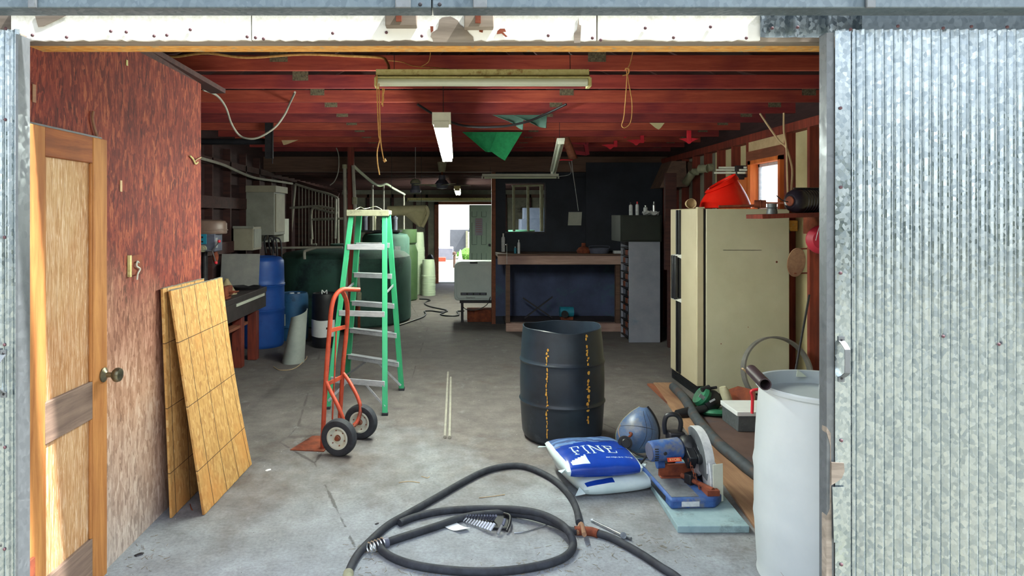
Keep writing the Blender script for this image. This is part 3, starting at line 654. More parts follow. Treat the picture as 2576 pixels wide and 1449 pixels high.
fp = build('front_plate', MB().bx(X(503), X(530), hy-.118, hy-.11, Z(613), Z(588)), M['teal'], t, bevel=.002)
for zz in (596, 607): build('plate_slot', MB().bx(X(513), X(522), hy-.12, hy-.117, Z(zz+2), Z(zz-2)), M['black'], fp)
build('side_label', MB().bx(X(551), X(556), hy-.10, hy-.098, Z(622), Z(597)), M['label'], t)
build('depth_knob', MB().cyl((X(522), hy-.11, Z(624)), (X(522), hy-.14, Z(624)), .036, seg=24).cyl((X(522), hy-.14, Z(624)), (X(522), hy-.15, Z(624)), .02), M['cap'], t)
build('chuck', MB().lathe([(0, 0), (.012, 0), (.03, .04), (.032, .09), (.022, .10), (.022, .16), (0, .16)], (X(542), hy, Z(662)), (0, 0, 1), 18), M['rust'], t)
build('column', MB().cyl((X(512), hy+.03, .80), (X(512), hy+.03, Z(600)), .032), M['iron'], t)
build('base', MB().bx(X(490), X(560), hy-.18, hy+.16, .80, .83), M['rust'], t, bevel=.006)
for k in range(3):
    a_ = 2*PI*k/3+.9; c_ = Vector((X(545), hy-.12, Z(630))); q = c_+Vector((math.cos(a_)*.13, -.03, math.sin(a_)*.13))
    l_ = build('feed_lever', MB().cyl(c_, q, .006, seg=8), M['steel'], t); build('grip', MB().lathe([(0, -.018), (.015, -.01), (.017, 0), (.015, .012), (0, .018)], q, (0, 0, 1), 12), M['redplastic'], l_)
# things on the bench
t = solo('oil_funnel', 'dull cream cone-shaped spout standing on the left workbench', 'funnel', MB().shell([(.11, 0), (.02, .16), (.02, .17), (.014, .17), (.014, .16), (.104, 0)], c=(-2.53, 7.2, .80), seg=24), plain('dirty_cream', '8c7f5e', 'a19473', 8, .7))
solo('vise', 'rusty red bench vise on the near end of the left workbench', 'vise', MB().bx(-2.66, -2.36, 6.72, 6.86, .80, .84).bx(-2.62, -2.44, 6.70, 6.88, .84, .93).bx(-2.42, -2.36, 6.68, 6.90, .83, .93).cyl((-2.48, 6.79, .87), (-2.28, 6.79, .87), .014).cyl((-2.29, 6.70, .87), (-2.29, 6.88, .87), .006), M['rust'], bevel=.006)
solo('wire_tray', 'shallow dark tray of scrap at the far end of the left workbench', 'tray', MB().shell([(.0, 0), (.13, 0), (.15, .03), (.155, .03), (.135, -.002), (0, -.002)], c=(-2.5, 7.72, .803), seg=20, sx=1.2), M['iron'])
solo('acrylic_sheet', 'translucent pale plastic panel propped upright on the workbench behind the press', 'panel', MB().sheet(lambda u, v: (-2.84+.46*u, 7.86+.06*v, .80+.40*v), 2, 2, .006), plain('cloudy_plastic', '77777a', '9a9993', 3, .6))
# electric boxes on the left wall
def wallbox(nm, label, px0, px1, py0, py1, y, dep, mat, parts=()):
    # px0..px1 near face, box stands on the left wall, y = near face distance
    x0 = XL; x1 = XL+dep; L = y; z1 = EYE-(py0-VY)*y/FPX; z0 = EYE-(py1-VY)*y/FPX
    t = thing(nm, label, 'electrical box', (XL, y+.2, z0)); return t, x0, x1, z0, z1
y = 8.85
M['panelgrey'] = plain('grey_panel_paint', '7f8078', '94958b', 5, .6); M['paneltan'] = plain('tan_panel_paint', '8a8575', '9c9684', 5, .6)
t = thing('electrical_panel', 'tall pale grey electrical cabinet with an overhanging top on the left wall', 'electrical box', (-2.7, 9.1, 1.4))
build('body', MB().bx(XL, -2.47, y, y+.55, 1.40, 2.0), M['panelgrey'], t, bevel=.004)
build('hood', MB().bx(XL-.0, -2.44, y-.02, y+.6, 1.98, 2.07), M['paneltan'], t, bevel=.004)
build('door', MB().bx(-2.47, -2.455, y+.05, y+.5, 1.44, 1.96), M['paneltan'], t, bevel=.003)
t = thing('breaker_box', 'small square grey breaker box low on the left wall, left of the tall cabinet', 'electrical box', (-2.75, 8.6, 1.2))
build('body', MB().bx(XL, -2.60, 8.35, 8.7, 1.22, 1.52), M['paneltan'], t, bevel=.004)
build('cover', MB().bx(XL, -2.59, 8.33, 8.35, 1.50, 1.53).bx(-2.60, -2.59, 8.38, 8.68, 1.25, 1.49), M['panelgrey'], t)
t = thing('meter_box', 'pale mint meter box mounted under the tall grey cabinet', 'electrical box', (-2.65, 9.6, 1.3))
build('body', MB().bx(XL, -2.5, 9.47, 9.75, 1.28, 1.62), M['offwhite'], t, bevel=.004); build('window', MB().bx(-2.62, -2.56, 9.46, 9.47, 1.40, 1.56), M['cap'], t)
for i, (x, r_) in enumerate(((-2.62, .12), (-2.56, .16), (-2.5, .1))):
    solo('power_cable', ['dark cable looping down left of the meter box', 'dark cable with a high loop in front of the meter box', 'dark short cable hanging at the right of the meter box'][i], 'cable', MB().tube([(x, 9.0, 1.15), (x-.01, 8.95, 1.32), (x+.03, 8.97, 1.42-.03*i), (x+.08, 9.0, 1.30), (x+.09, 9.02, 1.0)], .012, 8), M['iron'])
# drums
def drum(name, label, x, y, r, h, m, rot=0, hoops=(.33, .66), top='closed', cat='drum', squash=1, bulge=1.0):
    t = thing(name, label, cat, (x, y, 0), rot)
    pr = [(0, 0), (r*.93, 0), (r*.97, .02)]
    n_ = 14
    zs = sorted([.04+(h-.08)*i/n_ for i in range(n_+1)])
    for z in zs:
        rr = r*(.97+.03*math.sin(PI*z/h)**.6*bulge)
        pr.append((rr, z))
    out_ = []
    for r_, z in pr: out_.append((r_, z))
    for hp in hoops:
        z = h*hp; rr = r*(.97+.03*bulge)
        out_ += [(rr, z-.022), (rr+.009, z-.009), (rr+.009, z+.009), (rr, z+.022)]
    out_ = [out_[0], out_[1], out_[2]]+sorted(out_[3:], key=lambda q: q[1])
    return t, out_
t, pr = drum('plastic_drum', 'tall bright blue plastic drum standing behind the left workbench', -2.51, 8.42, .285, 1.12, 'blue', hoops=(.42, .7))
build('body', MB().lathe(pr+[(.27, 1.10), (.24, 1.13), (.2, 1.14), (.19, 1.125), (0, 1.125)], (-2.51, 8.42, 0)), M['blue'], t)
t, pr = drum('plastic_drum', 'short dusty blue drum with a white bung, next to the grey half pipe', -2.20, 8.85, .19, .63, 'blue2', hoops=(.3,))
build('body', MB().lathe(pr+[(.175, .625), (.16, .628), (.155, .615), (0, .615)], (-2.20, 8.85, 0)), M['blue2'], t)
build('bung', MB().lathe([(0, 0), (.03, 0), (.03, .02), (0, .022)], (-2.21, 8.77, .615)), M['white'], t)
build('bung', MB().lathe([(0, 0), (.02, 0), (.02, .016), (0, .018)], (-2.13, 8.81, .615)), M['white'], t)
build('label', MB().lathe([(.186, .22), (.194, .221), (.194, .41), (.186, .411)], (-2.20, 8.85, 0), seg=40), M['offwhite'], t) if False else None
def band(t, c, r, a0, a1, z0, z1, m, nm='label', wob=0):
    build(nm, MB().sheet(lambda u, v: (c[0]+r*math.cos(a0+(a1-a0)*u), c[1]+r*math.sin(a0+(a1-a0)*u), z0+(z1-z0)*v+wob*math.sin(u*9)), 20, 2, .002), M[m], t)
band(t, (-2.20, 8.85), .1925, -PI*.95, -PI*.62, .20, .36, 'offwhite')
t, pr = drum('plastic_drum', 'squat black drum with a large torn white label', -1.68, 8.36, .17, .68, 'black', hoops=())
build('body', MB().lathe(pr+[(.16, .675), (.15, .68), (.145, .665), (0, .665)], (-1.68, 8.36, 0)), M['black'], t)
band(t, (-1.68, 8.36), .1715, -PI*.92, -PI*.2, .14, .35, 'white', wob=.004)
build('label_print', MB().sheet(lambda u, v: (-1.68+.1738*math.cos(-PI*(.42-.12*u)), 8.36+.1738*math.sin(-PI*(.42-.12*u)), .24+.025*v), 8, 1, .001), M['black'], t)
build('bail', MB().tube([(-1.71, 8.30, .66), (-1.71, 8.30, .72), (-1.68, 8.30, .69), (-1.65, 8.30, .72), (-1.65, 8.30, .66)], .006, 8), M['white'], t)
# half pipe / chute
c = F(733, 915); hx, hyy = c.x, c.y+.08
solo('gutter_piece', 'cut piece of grey half-round pipe standing on end on the floor, leaning right', 'pipe', MB().sheet(lambda u, v: (hx+.07*v+(-.12+.02*v)*math.cos(PI*(.0+1.15*u))*(1-.16*v), hyy-.13*math.sin(PI*1.15*u), (.50+.10*u)*v), 18, 12, .008), plain('grey_pipe_shell', '9aa39e', 'adb5ae', 6, .7, dirt='6d6f64', dirt_at=.65))
solo('wire_loop', 'thin tan wire curled on the floor below the grey half pipe', 'wire', MB().tube([F(688, 922, .005), F(705, 931, .005), F(740, 927, .005), F(768, 905, .01), F(772, 896, .02)], .004, 6), M['tan'])
# ================================================================== TANKS
t = thing('water_tank', 'huge dark green round plastic tank in the left rear, behind the ladder', 'tank', (-1.80, 10.55, 0))
build('body', MB().lathe([(0, 0), (1.02, 0), (1.05, .03), (1.05, .5), (1.055, .94), (1.03, 1.02), (.95, 1.08), (.5, 1.15), (.25, 1.17), (.25, 1.21), (0, 1.21)], (-1.80, 10.62, 0), seg=72), M['tank'], t)
build('outlet_fitting', MB().bx(-1.62, -1.45, 9.48, 9.6, .28, .45), M['rust'], t, bevel=.01)
t = thing('water_tank', 'dark green tank with a pale label, rising behind the right side of the huge tank', 'tank', (-1.25, 12.3, 0))
build('body', MB().lathe([(0, 0), (.42, 0), (.44, .02), (.44, 1.25), (.40, 1.32), (.2, 1.36), (0, 1.36)], (-1.33, 12.25, 0), seg=48), M['tank'], t)
p = P(1000, 626, 11.78); build('label', MB().box((p.x, 11.805, p.z), (.1, .01, .09)), M['label'], t)
t = thing('water_tank', 'olive green plastic tank next to the stacked pale buckets', 'tank', (-.96, 13.2, 0))
build('body', MB().lathe([(0, 0), (.28, 0), (.30, .02), (.31, .95), (.26, 1.1), (.29, 1.14), (.29, 1.4), (0, 1.4)], (-1.09, 13.05, 0), seg=48), M['tank_olive'], t)
solo('tank_board', 'dark board lying level on top of the green tanks', 'board', MB().bx(-1.80, -1.05, 12.0, 12.6, 1.362, 1.40), M['iron'])
# buckets: upside-down nested pails
def pail():
    return MB().lathe([(0, .37), (.118, .37), (.123, .36), (.1375, .05), (.146, .044), (.147, .02), (.146, .002), (.1375, 0), (.1365, .03), (.1215, .36), (.117, .368), (0, .368)], seg=28)
bk = build('bucket', pail(), M['bucket'], None, origin=(0, 0, 0)); first = True
for (x, y, n_, nm, grp) in ((-.60, 13.75, 9, 'short', 'upturned buckets nested in the short stack by the rear door'), (-.84, 14.0, 21, 'tall', 'upturned buckets nested in the tall stack beside the olive tank')):
    for i in range(n_):
        lab = 'pale green bucket in the %s upturned stack %s' % (nm, 'nearest the rear door' if nm == 'short' else 'beside the olive tank')
        nth = ['', 'second', 'third', 'fourth', 'fifth', 'sixth', 'seventh', 'eighth', 'ninth', 'tenth', 'eleventh']
        k_ = n_-1-i
        if k_ <= 10 and k_ > 0: lab = '%s bucket down from the top of the %s upturned stack %s' % (nth[k_], nm, 'nearest the rear door' if nm == 'short' else 'beside the olive tank')
        elif k_ > 10: lab = '%s bucket up from the floor in the %s upturned stack beside the olive tank' % (nth[min(i, 10)], nm)
        if i == n_-1: lab = 'topmost bucket of the %s upturned stack near the rear door' % nm
        if i == 0: lab = 'lowest bucket of the %s upturned stack near the rear door' % nm
        if first: c = bk; first = False
        else: c = bk.copy(); COL.objects.link(c)
        c.location = (x+.003*math.sin(i*2.1), y, .0475*i); tag(c, lab, 'bucket', grp)
solo('seat_cushion', 'black padded rounded panel standing on edge left of the rear doorway', 'cushion', MB().lathe([(0, -.06), (.30, -.06), (.36, -.04), (.38, 0), (.36, .04), (.30, .06), (0, .06)], (-.62, 15.3, .40), (1, .25, 0), 28, sx=1, sy=.85), M['black'])
# heater
t = thing('space_heater', 'big dented white box heater with rounded corners on a low dark stand', 'heater', (.28, 10.45, 0))
hx0, hx1, hz0, hz1 = -.045, .66, .34, .95
def rr(x0, x1, z0, z1, r, k=6):
    p = []
    for cx, cz, a0 in ((x1-r, z1-r, 0), (x0+r*1.3, z1-r, PI/2), (x0+r*.6, z0+r*.6, PI), (x1-r*.6, z0+r*.6, 1.5*PI)):
        q = r if a0 < PI/2 else (r*1.3 if a0 < PI else r*.6)
        for i in range(k+1):
            a_ = a0+PI/2*i/k; p.append((cx+(q if a0 != PI/2 else r*1.3)*math.cos(a_), cz+min(q, r)*math.sin(a_)))
    return p
M['heater'] = plain('chipped_white_enamel', 'c4d2d2', 'd4e0de', 4, .45, dirt='4d4a48', dirt_at=.74)
build('cabinet', MB().prism([(x, 10.25, z) for x, z in rr(hx0, hx1, hz0, hz1, .1)], (0, .36, 0)), M['heater'], t, bevel=.012)
build('front_panel', MB().prism([(x, 10.235, z) for x, z in rr(hx0+.035, hx1-.01, hz0+.03, hz1-.05, .08)], (0, .016, 0)), M['heater'], t, bevel=.006)
vt = build('vent', MB().bx(.055, .46, 10.225, 10.236, .425, .465), M['black'], t)
for i in range(4): build('slat', MB().bx(.065+i*.1, .145+i*.1, 10.22, 10.226, .432, .458), M['pressgrey'], vt)
build('top_handle', MB().bx(.20, .32, 10.243, 10.252, .915, .945), M['iron'], t, bevel=.004)
tm = textmesh('Dearborn', .036, Matrix.Translation((.21, 10.233, .385)) @ Matrix.Rotation(PI/2, 4, 'X')); build('lettering', tm, M['iron'], t, clean=False)
build('stand_frame', MB().bx(.04, .66, 10.24, 10.27, .30, .34).bx(.04, .66, 10.58, 10.61, .30, .34), M['iron'], t)
for x, y in ((.08, 10.24), (.08, 10.58), (.64, 10.58)): build('leg', MB().bx(x-.02, x+.02, y, y+.035, 0, .31), M['iron'], t)
build('cord', MB().tube([(.52, 10.24, .40), (.46, 10.2, .28), (.3, 10.2, .2), (.12, 10.2, .22), (.06, 10.22, .34)], .007, 6), M['black'], t)
solo('crate', 'low dark crate on the floor under the white box heater', 'crate', MB().bx(.16, .62, 10.28, 10.55, 0, .19), M['rust'], bevel=.004)
# hose on the floor at the back
solo('garden_hose', 'thin black hose winding over the back floor from the tanks to the heater', 'hose', MB().tube([F(1005, 818, .012), F(1035, 808, .012), F(1063, 798, .012), F(1071, 790, .012), F(1068, 783, .012), F(1085, 782, .012), F(1110, 785, .012), F(1125, 783, .012), F(1118, 779, .012), F(1085, 772, .012), F(1069, 765, .012), F(1072, 759, .012), F(1082, 756, .012), F(1075, 753, .012), F(1055, 752, .012)], .012, 8), M['black'])
solo('garden_hose', 'black hose curled in a small loop on the floor left of the heater stand', 'hose', MB().tube([F(1168, 782, .012), F(1150, 783, .012), F(1154, 789, .012), F(1150, 794, .012), F(1120, 794, .012), F(1108, 790, .012), F(1118, 786, .012)], .012, 8), M['black'])
# ================================================================== BENCH AT THE DARK WALL
t = thing('workbench', 'long bench with a worn pale front beam against the dark navy wall', 'workbench', (1.55, 9.7, 0))
M['benchfront'] = wood('worn_bench_beam', '94776f', 'bd9f93', 'X', 10, dark='64464a', bump=.2)
build('front_beam', MB().bx(.58, 2.38, 9.36, 9.42, .965, 1.09), M['benchfront'], t, bevel=.006)
build('worktop', MB().bx(.58, 2.40, 9.40, 10.05, 1.07, 1.115), M['beam'], t)
build('leg', MB().bx(.70, .76, 9.42, 9.5, .1, .97), M['beam'], t); build('leg', MB().bx(2.28, 2.34, 9.42, 9.5, .1, .97), M['beam'], t)
build('sill', MB().bx(.70, 2.36, 9.40, 9.5, 0, .12), M['benchfront'], t, bevel=.005)
build('lower_shelf', MB().bx(.70, 2.36, 9.5, 10.05, .1, .13), M['bench'], t)
solo('car_jack', 'dark scissor jack stand crossing in an X under the navy bench', 'jack', MB().bar((1.0, 9.75, .14), (1.42, 9.75, .46), .02, .02).bar((1.42, 9.77, .14), (.98, 9.77, .44), .02, .02), M['iron'])
t = thing('bench_motor', 'small teal motor with a round black end on the shelf under the navy bench', 'motor', (1.62, 9.65, .13))
build('body', MB().cyl((1.52, 9.72, .24), (1.72, 9.72, .24), .075), M['teal'], t); build('fan_cover', MB().cyl((1.58, 9.60, .22), (1.58, 9.70, .22), .05), M['black'], t); build('foot', MB().bx(1.53, 1.71, 9.66, 9.78, .13, .17), M['rust'], t)
def bottle(name, label, p, r, h, m, cm, cat='bottle', neck=.4, group=None):
    t = thing(name, label, cat, p, 0, group)
    build('body', MB().lathe([(0, 0), (r, 0), (r, h*.7), (r*.9, h*.78), (r*neck, h*.84), (0, h*.84)], p, seg=16), M[m], t)
    build('cap', MB().lathe([(0, 0), (r*neck*1.1, 0), (r*neck*1.1, h*.16), (0, h*.16)], (p[0], p[1], p[2]+h*.84), seg=12), M[cm], t)
def at(px, py, d): q = P(px, py, d); return (q.x, q.y, q.z)
def on(px, d, z): return ((px-VX)*d/FPX, d, z)
bottle('glue_bottle', 'white squeeze bottle standing tall on the left end of the navy bench', on(1305, 9.5, 1.115), .02, .2, 'label', 'white', neck=.3)
bottle('small_bottle', 'short clear bottle with pale top left of the white squeeze bottle', on(1296, 9.55, 1.115), .018, .1, 'teal', 'label')
solo('tire_gauge', 'thin upright gauge rod leaning on the front edge of the navy bench', 'gauge', MB().cyl(on(1275, 9.35, .97), on(1275, 9.35, 1.24), .004, seg=6).lathe([(0, -.02), (.02, 0), (0, .02)], on(1275, 9.35, 1.25), seg=10), M['steel'])
solo('wire_basket', 'low wire basket full of small parts on the right of the navy bench', 'basket', MB().shell([(.12, 0), (.15, .07), (.152, .07), (.122, -.002)], c=on(1507, 9.6, 1.117), seg=20, sx=1.1).tube([on(1483, 9.6, 1.19), on(1485, 9.6, 1.22), on(1530, 9.6, 1.22), on(1532, 9.6, 1.19)], .004, 5), M['pressgrey'])
solo('parts_box', 'small white carton on the far right end of the navy bench', 'box', MB().box((on(1552, 9.55, 0)[0], 9.55, 1.135), (.1, .08, .04)), M['label'])
solo('bench_tool', 'dark lumpy bench tool beside the wire basket on the navy bench', 'tool', MB().lathe([(0, 0), (.06, 0), (.07, .04), (.05, .08), (.02, .1), (.02, .15), (0, .15)], on(1468, 9.6, 1.115), seg=14, sx=1.5), M['rust'])
bottle('spray_can', 'pale spray can standing on the window ledge corner left of the navy bench window', on(1266, 10.0, 1.115), .03, .28, 'label', 'white')
# shelf unit and grey cabinet
t = thing('shelf_unit', 'tall grey steel shelf unit seen from its side with its cluttered open shelves facing left', 'shelf', (2.45, 8.8, 0))
M['cabgrey'] = plain('dusty_grey_cabinet', '757886', '8b8e9a', 3, .6, dirt='3d6480', dirt_at=.68)
build('side_panel', MB().bx(2.25, 2.66, 8.59, 8.61, 0, 1.32), M['cabgrey'], t, bevel=.004); build('side_panel', MB().bx(2.25, 2.66, 9.0, 9.02, 0, 1.32), M['cabgrey'], t)
build('back_panel', MB().bx(2.64, 2.66, 8.61, 9.0, 0, 1.32), M['cabgrey'], t)
for i in range(12):
    z_ = .05+i*.107; build('shelf', MB().bx(2.245, 2.64, 8.61, 9.0, z_, z_+.012), M['iron'], t)
random.seed(3)
for i in range(11):
    for k in range(3):
        z_ = .062+i*.107
        solo('parts_bin', 'small parts bin %s on the %s shelf up of the grey unit' % (['nearest the viewer', 'in the middle', 'at the far end'][k], ['lowest', 'second', 'third', 'fourth', 'fifth', 'sixth', 'seventh', 'eighth', 'ninth', 'tenth', 'eleventh'][i]), 'bin', MB().box((2.33, 8.68+k*.125, z_+.035+.0005), (.12, .105, .07)), [M['iron'], M['pressgrey'], M['rust']][(i+k) % 3], group='small parts bins in the grey shelf unit', bevel=.004)
t = thing('tool_cabinet', 'dark green cabinet set on top of the grey shelf unit', 'cabinet', (2.42, 8.85, 1.32))
M['dkgreen'] = plain('very_dark_green', '171d1a', '222924', 5, .6)
build('body', MB().bx(2.14, 2.68, 8.6, 9.1, 1.321, 1.67), M['dkgreen'], t, bevel=.004); build('door', MB().bx(2.16, 2.66, 8.585, 8.6, 1.34, 1.65), M['dkgreen'], t, bevel=.003)
for i, (px, h, r, m, cm, lb) in enumerate(((1587, .17, .025, 'label', 'iron', 'pale bottle with a dark top, leftmost on the dark green cabinet'), (1603, .18, .022, 'label', 'redplastic', 'slim white can with a red cap on the dark green cabinet'), (1624, .13, .028, 'label', 'steel', 'squat silver can in the middle of the dark green cabinet'), (1645, .18, .018, 'steel', 'white', 'slim bottle with a tall white cap on the dark green cabinet'))):
    bottle('spray_bottle' if i != 2 else 'small_can', lb, on(px, 8.75, 1.67), r, h, m, cm)
solo('rag', 'crumpled pale rag at the right edge of the dark green cabinet top', 'cloth', MB().sheet(lambda u, v: (2.47+.2*u, 8.66+.12*v, 1.70+.03*math.sin(7*u+3*v)*math.cos(9*v)), 12, 8, .004), M['label'])
# note on the wall, hanging cord
solo('paper_note', 'square white sheet of paper pinned on the dark wall above the bench', 'paper', MB().sheet(lambda u, v: (P(1430, 534, 10.05).x+.205*u+.012*(v-.5), 10.07+.004*math.sin(5*u), P(1430, 567, 10.05).z+.205*v), 6, 4, .002), plain('grimy_paper', 'a5a8a0', 'b9bbae', 6, .8))
# post between cabinet and fridge
struct('post', MB().bx(2.62, 2.76, 8.25, 8.31, .98, 2.2).bx(2.66, 2.71, 8.25, 8.31, 0, .98), M['joist_dark'], pw)
struct('side_wall_panel', MB().bx(2.74, 3.09, 8.3, 8.33, .0, 1.5), M['navyhi'], pw)
# ================================================================== FRIDGE
t = thing('fridge', 'tall cream side-by-side refrigerator against the right wall, doors facing left', 'refrigerator', (2.62, 6.35, 0))
build('cabinet', MB().bx(2.27, 3.03, 5.98, 6.72, .035, 1.72), M['fridge'], t, bevel=.006)
build('gasket', MB().bx(2.25, 2.272, 5.99, 6.71, .11, 1.715), M['black'], t)
dn = build('fridge_door', MB().bx(2.185, 2.25, 5.98, 6.43, .10, 1.725), M['fridge_door'], t, bevel=.008)
df = build('fridge_door', MB().bx(2.185, 2.25, 6.47, 6.72, .10, 1.725), M['fridge_door'], t, bevel=.008)
for dd, y0, y1 in ((dn, 6.40, 6.425), (df, 6.475, 6.50)):
    build('handle_trim', MB().bx(2.165, 2.186, y0, y1, .12, 1.715), M['black'], dd, bevel=.002)
    build('handle', MB().bx(2.12, 2.15, y0-.012, y1+.012, .84, 1.27), M['black'], dd, bevel=.008)
    for z_ in (.83, 1.26): build('handle_bracket', MB().prism([(2.185, y0-.01, z_-.02), (2.185, y0-.01, z_+.02), (2.12, y0-.01, z_+.012)], (0, y1-y0+.02, 0)), M['white'], dd)
build('grille', MB().bx(2.205, 2.26, 5.99, 6.71, .0, .095), M['iron'], t)
for i in range(7): build('grille_slat', MB().bx(2.195, 2.206, 5.99, 6.71, .008+i*.012, .014+i*.012), M['black'], t)
build('top_hinge', MB().bx(2.20, 2.26, 5.99, 6.05, 1.725, 1.738), M['fridge_door'], t)
build('scratch', MB().box((2.60, 5.9795, 1.345), (.35, .002, .004)), M['iron'], t)
for px, py, r_ in ((1954, 659, .010), (1814, 865, .005), (1882, 823, .004)): build('stain', MB().lathe([(0, 0), (r_, 0), (0, .001)], P(px, py, 5.98), (0, -1, 0), 10), M['rust'], t)
# ================================================================== PLYWOOD BOARDS BY THE LEFT WALL
def osb(name, label, y0, y1, xb0, xb1, xt, H, bow, t_=.012, cut=0):
    def fn(u, v):
        y = y0+(y1-y0)*u; xb = xb0+(xb1-xb0)*u
        return (xb+(xt-xb)*v+bow*math.sin(PI*v)*u, y+.08*v*(u-.1)*(1-v*.3) if bow else y, .004+H*v+random.uniform(-.002, .002)*(v in (0, 1)))
    t = thing(name, label, 'board', ((xb0+xt)/2, (y0+y1)/2, 0))
    b_ = build('panel', MB().sheet(fn, 24, 24, t_), M['osb_board'], t)
    build('top_edge', MB().sheet(lambda u, v: Vector(fn(u, 1.0))+Vector(((v-.5)*t_*1.3, 0, .003)), 24, 1, .003), M['greywall'], t)
    return t
osb('wood_board', 'narrow piece of golden strand board leaning flat on the red wall, behind the wider board', 3.585, 4.17, -1.565, -1.56, -1.615, 1.25, 0)
osb('wood_board', 'wide golden strand board with ruled pencil lines, in front, leaning on the board behind', 3.62, 4.36, -1.40, -1.37, -1.585, 1.235, -.02)
solo('twig', 'small dark twig on the floor between the two leaning boards', 'twig', MB().tube([F(478, 1268, .004), F(481, 1278, .006), F(484, 1283, .004)], .003, 5), M['rust'])
# ================================================================== STEP LADDER
t = thing('step_ladder', 'tall green fibreglass step ladder with silver steps, standing open in the middle of the floor', 'ladder', (-.83, 5.9, 0))
FR, FL, BR, BL = F(968, 1046), F(823, 1030), F(1010, 983), F(872, 955)
TFR, TFL = P(967, 535, 5.78), P(884, 535, 5.78); TBR, TBL = P(975, 535, 5.9), P(903, 535, 5.92)
def rail(a, b, wd, dp, nm='rail', inn=1):
    d_ = (b-a).normalized(); mb = MB(); mb.bar(a, b, wd, .004, up=(0, 1, 0))
    sd = d_.cross(Vector((0, 1, 0))).normalized()
    for s_ in (-1, 1): mb.bar(a+sd*s_*wd/2+Vector((0, dp/2, 0)), b+sd*s_*wd/2+Vector((0, dp/2, 0)), .004, dp, up=(0, 1, 0))
    r_ = build(nm, mb, M['green_frp'], t, bevel=.001)
    build('foot', MB().box(a+Vector((0, dp/2, .012)), (wd+.012, dp+.014, .024)), M['rubber'], r_, bevel=.003)
    return r_
for a, b in ((FR, TFR), (FL, TFL)): rail(a, b, .040, .028)
for a, b in ((BR, TBR), (BL, TBL)): rail(a, b, .042, .06)
build('top_cap', MB().bx(-.97, -.595, 5.74, 5.97, 1.665, 1.705).bx(-.97, -.595, 5.735, 5.745, 1.655, 1.71), M['cap'], t, bevel=.01)
def onrail(a, b, z): return a.lerp(b, (z-a.z)/(b.z-a.z))
for z in (.25, .815, 1.385):
    a, b = onrail(FL, TFL, z), onrail(FR, TFR, z); build('cross_rail', MB().bar(a+Vector((0, -.004, 0)), b+Vector((0, -.004, 0)), .01, .05, up=(0, 0, 1)), M['alu'], t, bevel=.003)
for z in (.285, .565, .845, 1.125, 1.41):
    a, b = onrail(BL, TBL, z)+Vector((0, -.0, 0)), onrail(BR, TBR, z); build('step', MB().bar(a, b, .075, .004, up=(0, 0, 1)).bar(a+Vector((0, -.037, -.02)), b+Vector((0, -.037, -.02)), .004, .044, up=(0, 0, 1)), M['alu'], t, bevel=.002)
a, b = onrail(FL, TFL, .25), onrail(FR, TFR, .25)
for q, e in ((.62, FR), (.32, FL)):
    m_ = a.lerp(b, q); ee = onrail(e, TFR if e is FR else TFL, .07); build('brace', MB().bar(m_, ee, .004, .02, up=(0, 0, 1)), M['alu'], t)
a, b = onrail(BL, TBL, .28), onrail(BR, TBR, .28)
for q, e, tt in ((.55, BR, TBR), (.45, BL, TBL)):
    build('brace', MB().bar(a.lerp(b, q)+Vector((0, -.04, 0)), onrail(e, tt, .06)+Vector((0, -.03, 0)), .004, .02), M['alu'], t)
build('spreader', MB().bar(onrail(FR, TFR, .98)+Vector((.0, .02, 0)), onrail(BR, TBR, 1.02)+Vector((0, 0, 0)), .004, .022), M['alu'], t)
build('spreader', MB().bar(onrail(FL, TFL, .98)+Vector((.0, .02, 0)), onrail(BL, TBL, 1.02), .004, .022), M['alu'], t)
solo('wire', 'pale thin wire lying loosely on the ladder top', 'wire', MB().tube([(-.90, 5.80, 1.712), (-.86, 5.84, 1.735), (-.82, 5.78, 1.72), (-.78, 5.86, 1.73), (-.72, 5.8, 1.74), (-.67, 5.84, 1.714)], .003, 6), M['tube_off'])
# ================================================================== HAND TRUCK
t = thing('hand_truck', 'orange two-wheeled hand truck with a rusty toe plate, standing in front of the ladder', 'hand truck', (-.85, 4.7, 0))
A = lambda px, py, d: P(px, py, d)
r_ = .0165
build('frame_tube', MB().tube([A(811, 1132, 4.66), A(816, 1020, 4.66), A(822, 920, 4.66), A(829, 830, 4.66), A(834, 775, 4.67), A(843, 745, 4.7), A(860, 729, 4.74), A(880, 728, 4.78), A(905, 729, 4.82)], r_, 14), M['orange'], t)
build('frame_tube', MB().tube([A(852, 1098, 4.98), A(857, 1020, 4.98), A(863, 920, 4.98), A(870, 850, 4.98), A(874, 800, 4.96), A(873, 765, 4.9), A(865, 740, 4.82), A(858, 731, 4.76)], r_, 14), M['orange'], t)
build('crossbar', MB().bar(A(828, 832, 4.66), A(870, 822, 4.98), .012, .03), M['orange'], t, bevel=.002)
build('crossbar', MB().bar(A(820, 968, 4.66), A(860, 948, 4.98), .012, .03), M['orange'], t, bevel=.002)
build('centre_rod', MB().tube([A(846, 828, 4.8), A(842, 930, 4.8), A(836, 1055, 4.82)], .006, 8), M['orange'], t)
W1, W2 = A(853, 1098, 4.53), A(908, 1060, 4.88); ax = (W2-W1).normalized()
build('strut', MB().tube([A(818, 955, 4.66), A(832, 985, 4.64), A(852, 1025, 4.6), A(864, 1060, 4.6), A(862, 1092, 4.6)], .014, 12), M['orange'], t)
build('strut', MB().tube([A(863, 938, 4.98), A(880, 962, 4.94), A(900, 1000, 4.88), A(907, 1030, 4.85), A(900, 1058, 4.82), A(890, 1070, 4.8)], .014, 12), M['orange'], t)
build('axle', MB().cyl(W1-ax*.03, W2+ax*.02, .009, seg=12), M['rust'], t)
